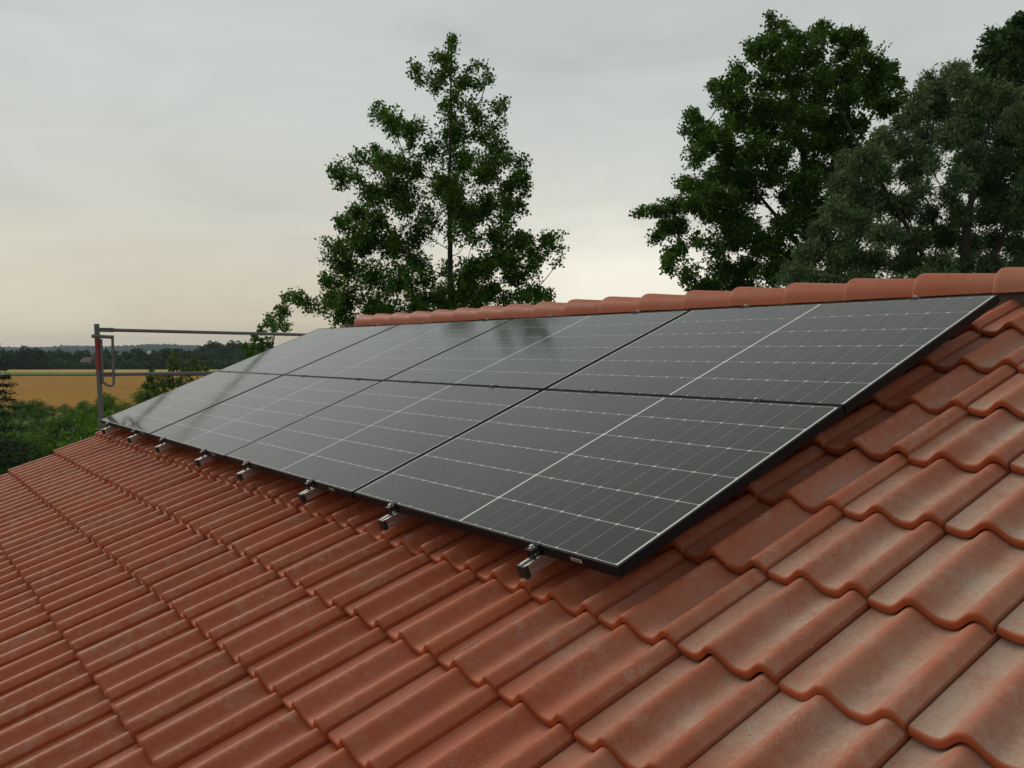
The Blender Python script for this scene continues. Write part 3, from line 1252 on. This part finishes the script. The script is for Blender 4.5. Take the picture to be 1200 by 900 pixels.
# --- the slim alder behind the ridge
A = [(548, 68, 13, 20), (545, 95, 16, 14), (497, 104, 14, 14, .8), (520, 118, 26, 16), (540, 140, 26, 26), (595, 140, 26, 16, .8), (622, 126, 16, 9, .7), (428, 128, 14, 14, .8), (440, 152, 24, 20), (458, 180, 14, 14, .7),
     (505, 190, 40, 28), (575, 180, 34, 20), (618, 182, 22, 10, .8), (650, 178, 12, 9, .7), (525, 235, 26, 26), (560, 215, 24, 22), (660, 248, 18, 12, .8), (685, 252, 18, 20), (338, 242, 17, 13, .8), (360, 268, 18, 16),
     (378, 298, 36, 28), (425, 320, 30, 26), (435, 352, 18, 16, .7), (590, 245, 20, 12, .6), (612, 280, 26, 30), (550, 325, 44, 34), (632, 322, 34, 36), (672, 362, 26, 24), (690, 390, 26, 18),
     (712, 385, 16, 14, .7), (725, 425, 16, 22, .7), (742, 450, 18, 28), (295, 375, 26, 18, .8), (325, 366, 18, 12, .7), (350, 400, 36, 26), (388, 410, 36, 26), (212, 425, 14, 13, .7), (235, 462, 26, 28), (268, 440, 20, 15, .7), (285, 455, 14, 10, .6),
     (430, 420, 50, 36), (485, 375, 36, 34), (570, 400, 50, 46), (645, 430, 46, 46), (700, 470, 26, 22), (725, 520, 34, 15), (690, 505, 30, 28), (330, 490, 44, 26), (365, 470, 34, 30), (275, 545, 46, 30), (235, 580, 26, 26), (330, 560, 46, 44),
     (405, 510, 46, 42), (510, 470, 40, 44), (555, 500, 36, 44), (640, 520, 50, 50), (465, 550, 34, 34, .8), (590, 560, 40, 36), (690, 570, 26, 26, .7),
     (290, 630, 56, 44), (230, 640, 30, 30), (370, 640, 50, 44), (440, 610, 40, 40), (440, 680, 40, 36), (250, 700, 50, 40), (320, 720, 56, 46), (400, 730, 44, 40), (470, 725, 34, 34, .8),
     (600, 610, 36, 22, .5), (665, 610, 40, 30), (690, 660, 46, 40), (740, 625, 40, 26), (775, 655, 34, 22), (810, 632, 26, 16), (838, 648, 16, 10, .7), (800, 612, 12, 8, .6), (720, 715, 46, 36), (770, 760, 36, 24), (805, 775, 24, 18), (745, 775, 30, 18),
     (600, 700, 40, 32), (640, 690, 36, 34), (575, 735, 40, 30), (500, 780, 44, 32), (560, 780, 40, 28), (450, 790, 40, 32), (195, 735, 26, 24), (205, 790, 30, 34), (140, 800, 28, 26, .8), (110, 785, 20, 18, .7), (92, 772, 12, 12, .6), (70, 815, 22, 20, .8), (48, 840, 16, 14, .7),
     (75, 862, 22, 10, .7), (250, 790, 40, 40), (235, 835, 40, 28), (320, 800, 46, 40), (380, 830, 46, 32), (655, 755, 40, 28), (690, 785, 30, 18, .8), (620, 790, 40, 20), (445, 850, 40, 30), (520, 840, 50, 30), (600, 830, 60, 30), (700, 830, 60, 30), (300, 870, 60, 40), (400, 900, 60, 40), (520, 910, 70, 50), (640, 900, 60, 50), (535, 590, 22, 26, .5), (552, 560, 20, 22, .6), (530, 690, 24, 26, .6), (555, 250, 18, 16, .7), (535, 280, 18, 20, .7)]
D1 = 21.0
blobs = px_blobs(A, 300, 20, 2.3675, D1, 3, dspread=1.5, back=0.45, jit=6, rscale=0.95, fill=260)
tr = trunk_px([(529, 420), (528.5, 300), (528, 200), (529, 120), (531, 46)], D1)
B_, P_, D_ = grow(tr, 0.09, blobs, 5, None, rise=0.45, twig_spread=0.09, per_twig=17, dens=2.0, sprig=0.22)
tree_object('alder_tree', tr[0], 'slim airy green tree with a straight trunk behind the middle of the ridge', 'tree', B_, P_, D_, M['leaf_center'], 0.078, 0.74, 9)

# --- the broad tree right of it
Bt = [(425, 55, 16, 16), (430, 88, 26, 24), (458, 75, 12, 12, .7), (390, 130, 36, 18), (365, 165, 30, 24), (355, 135, 14, 10, .7), (430, 130, 34, 28), (480, 110, 26, 22), (520, 125, 30, 26), (590, 78, 26, 20), (575, 110, 36, 28), (640, 105, 40, 26), (690, 120, 32, 20), (715, 125, 14, 10, .7),
      (560, 160, 46, 36), (480, 180, 50, 40), (420, 190, 34, 34), (650, 165, 46, 36), (700, 165, 26, 22, .8), (760, 205, 46, 20), (805, 205, 18, 12, .7), (800, 255, 28, 22), (825, 262, 10, 8, .6), (735, 240, 42, 30), (670, 230, 50, 36), (255, 262, 26, 16, .9), (300, 262, 30, 24), (320, 215, 14, 26, .8),
      (335, 250, 26, 22), (325, 310, 46, 26), (280, 300, 28, 16, .8), (410, 260, 40, 40), (490, 255, 46, 40), (580, 240, 50, 40), (580, 300, 50, 36), (660, 300, 50, 36), (740, 300, 40, 30), (775, 330, 36, 22), (840, 300, 26, 18, .8), (182, 345, 22, 14, .9), (200, 372, 22, 18), (165, 398, 16, 10, .7), (205, 410, 30, 20),
      (238, 400, 26, 28), (235, 440, 30, 26), (205, 478, 24, 20, .9), (195, 495, 14, 10, .7), (320, 370, 50, 34), (290, 420, 36, 30), (400, 340, 44, 36), (470, 330, 44, 36), (400, 400, 50, 36), (560, 370, 44, 34), (640, 370, 50, 34), (700, 380, 34, 30), (620, 430, 50, 34), (480, 410, 34, 26, .7), (560, 430, 34, 24, .7),
      (300, 475, 50, 34), (380, 470, 50, 40), (450, 470, 44, 34), (270, 540, 50, 34), (340, 540, 50, 40), (420, 540, 40, 36, .9), (165, 565, 30, 18, .9), (210, 575, 36, 28), (250, 610, 46, 34), (320, 600, 50, 34), (180, 625, 40, 26), (120, 640, 36, 18), (70, 645, 30, 12, .9), (30, 648, 22, 7, .8),
      (100, 690, 30, 22), (80, 715, 22, 12, .8), (145, 690, 26, 34, .8), (230, 660, 30, 22, .7), (300, 670, 46, 34), (370, 610, 34, 24, .7), (350, 690, 40, 34, .9), (140, 760, 28, 24, .8), (110, 785, 22, 18, .8), (200, 745, 22, 20, .7), (120, 820, 26, 16, .8), (165, 850, 24, 22, .8), (190, 880, 26, 18, .8),
      (260, 760, 24, 30, .7), (310, 740, 40, 34), (380, 750, 40, 40), (280, 830, 44, 30), (350, 820, 44, 34), (250, 880, 44, 26), (330, 880, 50, 26), (430, 760, 46, 40), (440, 830, 50, 40), (480, 600, 44, 40), (560, 500, 40, 30, .6), (640, 480, 44, 34), (470, 690, 50, 44), (560, 700, 60, 60), (520, 800, 60, 60), (640, 780, 60, 60), (680, 620, 60, 60), (420, 930, 70, 50), (560, 930, 70, 50), (250, 950, 60, 40), (515, 440, 26, 26, .8), (545, 505, 30, 26, .8), (500, 560, 36, 30, .9), (560, 565, 36, 30, .9), (610, 530, 36, 30, .9), (520, 640, 40, 34), (590, 630, 44, 36), (500, 370, 30, 26, .8)]
D2 = 22.0
blobs = px_blobs(Bt, 740, 0, 2.6087, D2, 8, dspread=1.6, back=0.6, fill=200)
tr = trunk_px([(952, 420), (946, 300), (938, 180), (925, 100), (904, 22)], D2)
ex = [[at(944, 260, D2), at(955, 160, D2 + .5), at(966, 32, D2 + .6)], [at(947, 300, D2), at(890, 230, D2 - .6), at(820, 150, D2 - .8)], [at(946, 270, D2), at(990, 190, D2 + .3), at(1045, 90, D2 + .2)]]
B_, P_, D_ = grow(tr, 0.17, blobs, 15, None, rise=0.5, twig_spread=0.095, per_twig=22, dens=2.0, sprig=0.2, extra_trunks=ex)
tree_object('broad_tree', tr[0], 'broad dark green tree with several stems, left of the grey willow', 'tree', B_, P_, D_, M['leaf_right'], 0.082, 0.74, 19)

# --- grey willow at the right edge
Wl = [(900, 235, 24, 24, .8), (890, 275, 24, 26), (990, 215, 40, 26), (940, 270, 40, 30), (1010, 260, 40, 30), (1070, 275, 46, 26), (1150, 280, 46, 26), (1195, 290, 30, 26), (880, 330, 46, 36), (950, 330, 50, 40), (1030, 330, 50, 40), (1110, 330, 50, 40), (1180, 350, 40, 46), (830, 370, 46, 36), (900, 400, 50, 40), (980, 400, 50, 40), (1060, 400, 50, 44), (1150, 410, 50, 46),
      (770, 420, 46, 36), (730, 470, 50, 34), (820, 450, 50, 40), (690, 500, 46, 30), (650, 490, 24, 22), (890, 470, 46, 36), (1040, 470, 50, 40), (1120, 490, 50, 46), (1195, 500, 40, 50), (760, 530, 56, 40), (850, 530, 46, 40), (920, 490, 30, 24, .6), (1020, 540, 40, 40), (1090, 560, 56, 44), (1180, 570, 46, 50), (640, 560, 50, 44), (690, 580, 50, 44), (890, 580, 36, 30, .8),
      (960, 600, 44, 30), (620, 640, 50, 40), (750, 610, 60, 50), (830, 620, 56, 46), (900, 650, 50, 40), (1000, 650, 50, 44), (1090, 650, 56, 44), (1180, 660, 50, 50), (580, 700, 50, 44), (680, 680, 56, 46), (770, 710, 60, 46), (860, 720, 60, 46), (950, 720, 56, 44), (1040, 740, 46, 44, .8), (1120, 730, 50, 44), (1190, 750, 46, 50), (540, 770, 50, 46), (640, 770, 56, 46), (740, 790, 60, 44), (840, 800, 60, 40),
      (940, 800, 56, 40), (1030, 810, 50, 40), (1110, 810, 50, 40), (1190, 820, 46, 40), (480, 840, 50, 40), (580, 850, 56, 36), (690, 860, 60, 40), (800, 870, 60, 40), (900, 870, 60, 40), (1000, 880, 60, 40), (1100, 890, 60, 40), (1200, 900, 60, 40)]
for i in range(34):
    Wl.append((random.uniform(1240, 1620), random.uniform(300, 900), 60, 55))
D3 = 17.5
blobs = px_blobs(Wl, 740, 0, 2.6087, D3, 28, dspread=1.7, back=0.8)
tr = trunk_px([(1130, 430), (1128, 340), (1135, 250), (1150, 170), (1165, 110)], D3)
ex = [[at(1128, 380, D3), at(1060, 260, D3 - .5), at(1010, 180, D3 - .6), at(985, 130, D3 - .6)], [at(1128, 360, D3), at(1180, 270, D3 + .5), at(1260, 160, D3 + .8)],
      [at(1129, 420, D3), at(1040, 340, D3 + .5), at(975, 290, D3 + .6)]]
B_, P_, D_ = grow(tr, 0.16, blobs, 35, None, rise=0.8, twig_spread=0.095, per_twig=34, dens=2.7, droop=0.12, extra_trunks=ex)
tree_object('willow_tree', tr[0], 'grey green narrow leaved willow above the right end of the ridge', 'tree', B_, P_, D_, M['leaf_willow'], 0.105, 0.27, 39)

# --- tall tree behind the willow, top right corner
Tt = [(1190, 70, 30, 26), (1160, 75, 16, 12, .7), (1150, 105, 34, 24), (1105, 100, 16, 10, .7), (1085, 130, 30, 22), (1130, 150, 40, 30), (1190, 130, 40, 40), (1080, 175, 30, 22), (1110, 210, 40, 30), (1170, 200, 46, 40), (1060, 240, 40, 30), (1130, 260, 50, 40), (1200, 250, 46, 40), (1000, 260, 40, 34), (1050, 330, 60, 60), (1150, 350, 60, 60),
      (1000, 400, 60, 60), (1120, 470, 70, 70), (1020, 520, 60, 60), (1100, 600, 80, 70), (1200, 620, 70, 70)]
for i in range(26):
    Tt.append((random.uniform(1220, 1440), random.uniform(20, 620), 60, 55))
D4 = 27.0
blobs = px_blobs(Tt, 740, 0, 2.6087, D4, 48, dspread=1.8, back=0.7)
tr = trunk_px([(1225, 420), (1226, 250), (1224, 120), (1222, 0)], D4)
B_, P_, D_ = grow(tr, 0.25, blobs, 55, None, rise=0.5, twig_spread=0.14, per_twig=26, dens=1.3)
tree_object('tall_tree', tr[0], 'tall dark green tree rising behind the willow at the right edge', 'tree', B_, P_, D_, M['leaf_back'], 0.11, 0.72, 59)


# --- shrubs on the left, between the gable and the wheat
def shrub_meshes(seed, mat, h=4.2, w=2.2, n=20, leaf=0.13, aspect=0.30):
    r = np.random.default_rng(seed)
    blobs = []
    for _ in range(n):
        a = r.uniform(0, 2 * math.pi)
        rr = w * math.sqrt(r.random()) * 0.85
        z = h * r.uniform(0.25, 0.88) * (1 - 0.35 * (rr / w) ** 2)
        s = r.uniform(0.45, 0.85)
        blobs.append((np.array([rr * math.cos(a), rr * math.sin(a), z]), np.array([s, s, s * 1.15]), 1.0))
    tr = [np.array([0, 0, -0.1]), np.array([0.1, 0.05, h * 0.35]), np.array([0.05, -0.1, h * 0.7])]
    ex = [[np.array([0, 0, 0.1]), np.array([0.8, 0.4, h * 0.5])], [np.array([0, 0, 0.1]), np.array([-0.7, 0.6, h * 0.55])], [np.array([0, 0, 0.1]), np.array([0.1, -0.9, h * 0.5])]]
    B, P, D = grow(tr, 0.06, blobs, seed + 1, None, rise=0.9, twig_spread=0.14, per_twig=22, dens=0.62, extra_trunks=ex)
    D = D + np.array([0, 0, 0.4])
    return B.build('trunk', M['bark']), leaves_mesh('crown', P, D, leaf, aspect, seed, mat), float(np.percentile(P[:, 2], 98.5))


sv = [shrub_meshes(101, M['leaf_shrub']), shrub_meshes(131, M['leaf_shrub2'], 4.6, 2.0), shrub_meshes(161, M['leaf_shrub'], 3.8, 2.5, 24, 0.12, 0.42)]
SH = [  # pixel x, pixel y of the top, distance, variant, label
    (-20, 470, 74, 0, 'green shrub at the wheat edge, cut by the left picture edge'),
    (24, 471, 80, 2, 'green shrub at the wheat edge, first from the left fully in view'),
    (62, 476, 84, 1, 'greyish shrub at the wheat edge, midway between picture edge and scaffold post'),
    (98, 472, 76, 0, 'green shrub at the wheat edge just left of the scaffold post'),
    (136, 466, 70, 2, 'green shrub at the wheat edge just right of the scaffold post'),
    (166, 464, 66, 0, 'green shrub at the wheat edge left of the thin sapling'),
    (206, 458, 62, 2, 'green shrub at the foot of the thin sapling'),
    (250, 452, 60, 0, 'green shrub right of the sapling, at the edge of the upper left panel'),
    (290, 446, 60, 2, 'green shrub farthest right behind the panels'),
    (150, 480, 44, 1, 'greyish shrub right behind the scaffold post'),
    (108, 487, 45, 2, 'broad green shrub left of the scaffold post, middle row'),
    (66, 497, 43, 0, 'yellowish green shrub in the middle row above the tile verge'),
    (22, 492, 44, 1, 'greyish shrub in the middle row near the left picture edge'),
    (-22, 488, 42, 2, 'green shrub of the middle row cut by the left picture edge'),
    (190, 474, 42, 2, 'green shrub hidden mostly by the far panel corner'),
    (100, 500, 27, 2, 'bushy dark shrub in the front row, next to the verge by the post'),
    (48, 510, 26, 1, 'greyish willow shrub in the front row behind the tiled verge'),
    (-6, 512, 26, 0, 'green shrub in the front row at the left picture edge'),
    (-80, 500, 30, 2, 'green shrub outside the left picture edge'),
]
for (x, y, dep, k, lab) in SH:
    p = at(x, y, dep)
    h_need = p[2] - GROUND
    s = h_need / sv[k][2]
    root = empty('shrub', (p[0], p[1], GROUND), (0, 0, random.uniform(0, 6.28)))
    root.scale = (max(1.0, min(s * 1.15, 1.5)),) * 2 + (s,)
    tag(root, lab, 'shrub', 'shrubs between the house and the wheat field')
    link(bpy.data.objects.new('trunk', sv[k][0]), root)
    link(bpy.data.objects.new('crown', sv[k][1]), root)

# --- sapling by the panel edge
Sg = [(430, 215, 20, 24, .7), (395, 240, 34, 24), (440, 262, 36, 28), (410, 290, 50, 30), (280, 320, 30, 22, .6), (300, 355, 40, 26, .8), (350, 350, 44, 34), (270, 390, 36, 26, .8), (240, 415, 26, 16, .6), (330, 400, 56, 36), (400, 380, 50, 40), (460, 370, 44, 30, .8), (540, 305, 30, 14, .6), (590, 298, 34, 14, .6), (630, 300, 20, 14, .6), (500, 395, 44, 26, .8), (560, 380, 36, 20, .7),
      (280, 440, 56, 36), (360, 460, 60, 40), (440, 440, 60, 40), (250, 480, 50, 40), (560, 250, 10, 18, .4), (490, 320, 30, 20, .5), (320, 510, 80, 50), (420, 520, 80, 50)]
D5 = 30.0
blobs = px_blobs(Sg, 130, 380, 5.714, D5, 61, dspread=0.7, back=0.4)
tr = trunk_px([(200, 470), (202, 440), (205, 417)], D5)
B_, P_, D_ = grow(tr, 0.05, blobs, 63, None, rise=0.7, twig_spread=0.07, per_twig=15, dens=0.8)
tree_object('sapling', tr[0], 'thin light green sapling in front of the wheat beside the far panels', 'tree', B_, P_, D_, M['leaf_sapling'], 0.12, 0.55, 67)
# leafy branch ends low behind the top left panel corner
Lb = [(1000, 40, 26, 26, .8), (1090, 20, 30, 26, .8), (960, 90, 30, 26), (1010, 110, 30, 22), (900, 150, 10, 10, .5), (940, 170, 44, 26), (1000, 160, 40, 30), (930, 210, 50, 30), (1060, 130, 30, 30), (990, 220, 60, 40), (1080, 200, 50, 50)]
blobs = px_blobs([(x, y, rx, ry) for x, y, rx, ry, *_ in Lb], 130, 380, 5.714, 24.0, 71, dspread=0.5, back=0.3)
tr = trunk_px([(318, 440), (318, 410), (322, 384)], 24.0)
B_, P_, D_ = grow(tr, 0.04, blobs, 73, None, rise=0.7, twig_spread=0.06, per_twig=18, dens=1.3)
tree_object('young_alder', tr[0], 'small leafy young tree at the top left panel corner, under the guard rail', 'tree', B_, P_, D_, M['leaf_center'], 0.088, 0.7, 77)


# --- spruce at the left edge
def spruce(base, h, seed):
    r = np.random.default_rng(seed)
    B = Branches()
    B.add(np.array([[0, 0, -0.1], [0, 0, h * 0.5], [0, 0, h]]), 0.09, 0.01, 7)
    P, D = [], []
    for z in np.arange(h * 0.12, h * 0.98, 0.16):
        L = min((h - z) * 0.36, 1.9) + 0.10
        for a in r.uniform(0, 2 * math.pi, 5):
            d = np.array([math.cos(a), math.sin(a), 0])
            s = np.array([0, 0, z])
            e = s + d * L * r.uniform(0.8, 1.1) + np.array([0, 0, -0.10 * L + 0.03])
            br = bez(s, (s + e) / 2 + np.array([0, 0, 0.12 * L]), e, 6)
            B.add(br, 0.012, 0.003, 3)
            n = int(90 * L) + 20
            tt = r.uniform(0.12, 1.0, n)
            pos = np.stack([np.interp(tt, np.linspace(0, 1, 6), br[:, k]) for k in range(3)], 1)
            side = np.cross(d, [0, 0, 1])
            w = (1 - tt)[:, None] * 0.35 * L * r.uniform(-1, 1, (n, 1))
            pos += side * w + r.normal(0, 0.025, (n, 3))
            pos[:, 2] -= np.abs(w[:, 0]) * 0.15
            P.append(pos)
            D.append(np.tile(d, (n, 1)) + side * np.sign(w) * 0.6 + np.array([0, 0, -0.2]))
    P = np.concatenate(P)
    D = np.concatenate(D)
    off = np.asarray(base)
    return B, P + off, D


tp = at(-13, 396, 20)
sb_ = np.array([tp[0], tp[1], GROUND])
B_, P_, D_ = spruce(sb_, tp[2] - GROUND, 81)
B_.V = [v + sb_ for v in B_.V]
tree_object('spruce_tree', sb_, 'dark spruce whose branch tips reach in at the left picture edge', 'tree', B_, P_, D_, M['needle'], 0.09, 0.30, 83)


# --- far tree line
def far_tree_mesh(seed, h, w, n=9, cards=1100, leaf=0.75):
    r = np.random.default_rng(seed)
    B = Branches()
    B.add(np.array([[0, 0, -0.1], [0.1, 0, h * 0.4], [0, 0, h * 0.85]]), 0.22, 0.05, 6)
    P = []
    for i in range(n):
        a = r.uniform(0, 6.28)
        rr = w * 0.5 * math.sqrt(r.random()) * 0.8
        z = h * r.uniform(0.28, 0.85)
        s = h * r.uniform(0.12, 0.2)
        v = r.normal(0, 1, (cards // n, 3))
        v /= np.linalg.norm(v, axis=1, keepdims=True)
        P.append(np.array([rr * math.cos(a), rr * math.sin(a), z]) + v * s * r.uniform(0.5, 1, (cards // n, 1)) ** 0.5)
        c = np.array([rr * math.cos(a), rr * math.sin(a), z])
        B.add(np.array([[0, 0, z * 0.5], c]), 0.08, 0.02, 4)
    P = np.concatenate(P)
    D = P - np.array([0, 0, h * 0.5])
    D /= np.linalg.norm(D, axis=1, keepdims=True)
    return B.build('trunk', M['bark']), leaves_mesh('crown', P, D, leaf, 0.8, seed, M['leaf_far'])


fv = [far_tree_mesh(200 + i, 8.0, (5.0, 6.5, 8.0, 4.5)[i], (9, 11, 13, 8)[i]) for i in range(4)]
side_words = {}
ORD = ['first', 'second', 'third', 'fourth', 'fifth', 'sixth', 'seventh', 'eighth', 'ninth', 'tenth', 'eleventh', 'twelfth', 'thirteenth', 'fourteenth', 'fifteenth', 'sixteenth']
FT = []      # (x, top y, distance, variant)
tops = [(-4, 408), (9, 409), (20, 407), (31, 405), (41, 407), (52, 413), (61, 411), (70, 411), (79, 413), (86, 420), (115, 419), (116, 414), (126, 413), (136, 416), (145, 414), (153, 413), (165, 405), (178, 416), (187, 409), (196, 405), (204, 408), (212, 406), (222, 411), (232, 414), (241, 412), (252, 409), (262, 410), (274, 412), (286, 414), (298, 412)]
for i, (x, y) in enumerate(tops):
    FT.append((x, y, 340 + random.uniform(-12, 25) if x > 60 else 325 + random.uniform(-8, 20), random.randrange(4)))
for x, y in [(236, 402), (244, 399), (252, 398.5), (259, 397.5), (267, 398.5), (276, 399), (284, 399), (293, 400), (302, 400)]:
    FT.append((x, y, 470 + random.uniform(-15, 25), random.choice((1, 2))))
for i, (x, y, dep, k) in enumerate(FT):
    p = at(x, y, dep)
    s = (p[2] - GROUND) / 8.6
    root = empty('far_tree', (p[0], p[1], GROUND), (0, 0, random.uniform(0, 6.28)))
    root.scale = (s * random.uniform(0.9, 1.15), s * random.uniform(0.9, 1.15), s)
    wood = dep > 430
    zone = 'wood' if wood else ('left' if x < 92 else 'mid' if x < 158 else 'round' if x < 170 else 'right')
    side_words[zone] = side_words.get(zone, 0) + 1
    o_ = ORD[side_words[zone] - 1]
    lab = {'wood': 'hazy tree of the taller wood on the horizon, %s from its left end' % o_,
           'left': 'far tree behind the stubble field, %s from the left picture edge' % o_,
           'mid': 'far tree right of the far farmhouse, %s counted from it' % o_,
           'round': 'tall round topped far tree just left of the white tower',
           'right': 'far tree right of the white tower, %s counted from it' % o_}[zone]
    tag(root, lab, 'tree', 'far wood trees' if wood else 'far tree line behind the fields')
    link(bpy.data.objects.new('trunk', fv[k][0]), root)
    link(bpy.data.objects.new('crown', fv[k][1]), root)

# --- hedge undergrowth that closes the foot of the far tree line
r = np.random.default_rng(300)
n = 46000
xs = r.uniform(-120, 420, n)
dep = r.uniform(323, 372, n)
hh = r.uniform(0, 1, n) ** 1.15 * (5.6 + 0.8 * np.sin(xs * 0.21) + 0.7 * np.sin(xs * 0.57)) * np.where(dep < 342, 0.5, 1.0)
hh = np.where((xs > 88) & (xs < 117) & (dep < 345), hh * 0.5, hh)
P_ = np.array([at(x, 412, d) for x, d in zip(xs, dep)])
P_[:, 2] = GROUND + hh
me = leaves_mesh('undergrowth', P_, np.tile([0, 0, 1.0], (n, 1)), 1.1, 0.8, 301, M['leaf_far'])
tag(obj('undergrowth', me), 'dense low undergrowth along the foot of the far tree line', 'undergrowth', kind='stuff')

# --- far forest on the horizon
V, Q = [], []
r = np.random.default_rng(310)
cnt = 0
for row in range(7):
    dep = 2150 + row * 90
    for x in np.arange(-420, 1500, 3.3 - 0.12 * row):
        X = x + r.uniform(-1.5, 1.5)
        d = dep + r.uniform(-40, 40)
        p = at(X, 412, d)
        top = 404.8 + 1.2 * math.sin(X * 0.018 + 1) + 0.7 * math.sin(X * 0.06) + (6 - row) * 0.7 + r.normal(0, 0.45)
        z1 = at(X, top, d)[2]
        w = r.uniform(6.0, 10.5)
        b = len(V)
        s = 6
        a0 = r.uniform(0, 6.28)
        for zz_, ww in ((GROUND - 0.5, w), (GROUND + (z1 - GROUND) * 0.55, w * 1.05), (GROUND + (z1 - GROUND) * 0.85, w * 0.6), (z1, w * 0.06)):
            for k in range(s):
                a = a0 + k * 2 * math.pi / s
                j = r.uniform(0.8, 1.2)
                V.append((p[0] + math.cos(a) * ww * j, p[1] + math.sin(a) * ww * j, zz_))
        for l in range(3):
            for k in range(s):
                k2 = (k + 1) % s
                Q.append((b + l * s + k, b + l * s + k2, b + (l + 1) * s + k2, b + (l + 1) * s + k))
me = fastmesh('forest', np.array(V), np.array(Q))
me.materials.append(M['conifer_far'])
tag(obj('forest', me), 'hazy dark forest band along the horizon', 'forest', kind='stuff')


# --- farmhouse and tower between the far trees
def farm():
    d = 336.0
    c = at(103, 428, d)
    yaw = math.atan2(RW[0][1], RW[0][0])
    root = empty('farmhouse', (c[0], c[1], GROUND), (0, 0, yaw))
    tag(root, 'far farmhouse with a long red brown roof among the trees', 'house')
    wl, h, dp_ = 7.0, 1.9, 3.0
    zb = at(103, 427, d)[2] - GROUND
    ze = at(103, 424.5, d)[2] - GROUND
    zt = at(103, 418.8, d)[2] - GROUND
    hw = 2.9
    MB().box(-hw, hw, 0, 6, 0, ze).build('wall', M['plaster'], root)
    b = MB()
    b.V = [(-hw - .2, -.4, ze), (hw + .2, -.4, ze), (hw + .2, 3, zt), (-hw - .2, 3, zt), (hw + .2, 6.4, ze), (-hw - .2, 6.4, ze)]
    b.F = [(0, 1, 2, 3), (3, 2, 4, 5), (0, 3, 5), (1, 4, 2), (0, 5, 4, 1)]
    b.build('roof', simple('old roof tiles', (0.13, 0.072, 0.052), 0.85, var=0.2, scale=0.6), root)
    for x in (-1.8, 0.0, 1.8):
        MB().box(x - .4, x + .4, -0.06, -0.005, ze - 1.6, ze - .5).build('window', M['blackplastic'], root)
    d2 = 420.0
    c2 = at(175, 415, d2)
    root = empty('church_tower', (c2[0], c2[1], GROUND), (0, 0, yaw))
    tag(root, 'tiny white tower top between two far trees', 'tower')
    zt = at(175, 413.0, d2)[2] - GROUND
    zs = at(175, 410.5, d2)[2] - GROUND
    w = 0.95
    MB().box(-w, w, -w, w, 0, zt).build('wall', simple('white wall', (0.80, 0.79, 0.76), 0.8), root)
    b = MB()
    b.V = [(-w - .1, -w - .1, zt), (w + .1, -w - .1, zt), (w + .1, w + .1, zt), (-w - .1, w + .1, zt), (0, 0, zs)]
    b.F = [(0, 1, 4), (1, 2, 4), (2, 3, 4), (3, 0, 4), (3, 2, 1, 0)]
    b.build('roof', M['plaster'], root)
    for (x, y, lab) in ((3.5, 432.6, 'tiny white bale at the field edge, leftmost'), (24, 431.8, 'tiny white bale left of the farmhouse, middle one'), (30, 433.2, 'tiny white bale left of the farmhouse, rightmost')):
        q = ground_at(x, y)
        o = MB().tube([(0, -0.4, 0.4), (0, 0.4, 0.4)], 0.4, 12).build('bale', simple('white wrap', (0.75, 0.75, 0.74), 0.4), None, True, 40)
        o.location = (q[0], q[1], GROUND + 0.15)
        tag(o, lab, 'bale', 'white bales at the field edge')


farm()

# ------------------------------------------------------------------ haze
hm, ht, hb = new_mat('haze')
ht.nodes.remove(hb)
pv = ht.nodes.new('ShaderNodeVolumePrincipled')
pv.inputs['Color'].default_value = (0.66, 0.83, 1.0, 1)
pv.inputs['Density'].default_value = 0.00015
ht.links.new(pv.outputs[0], ht.nodes['Material Output'].inputs['Volume'])
S2 = S + 60
hbx = MB().box(-S2, S2, -S2, S2, GROUND - 1.0, 45.0).build('haze', hm)
tag(hbx, 'thin pale evening haze over the fields', 'haze', kind='stuff')
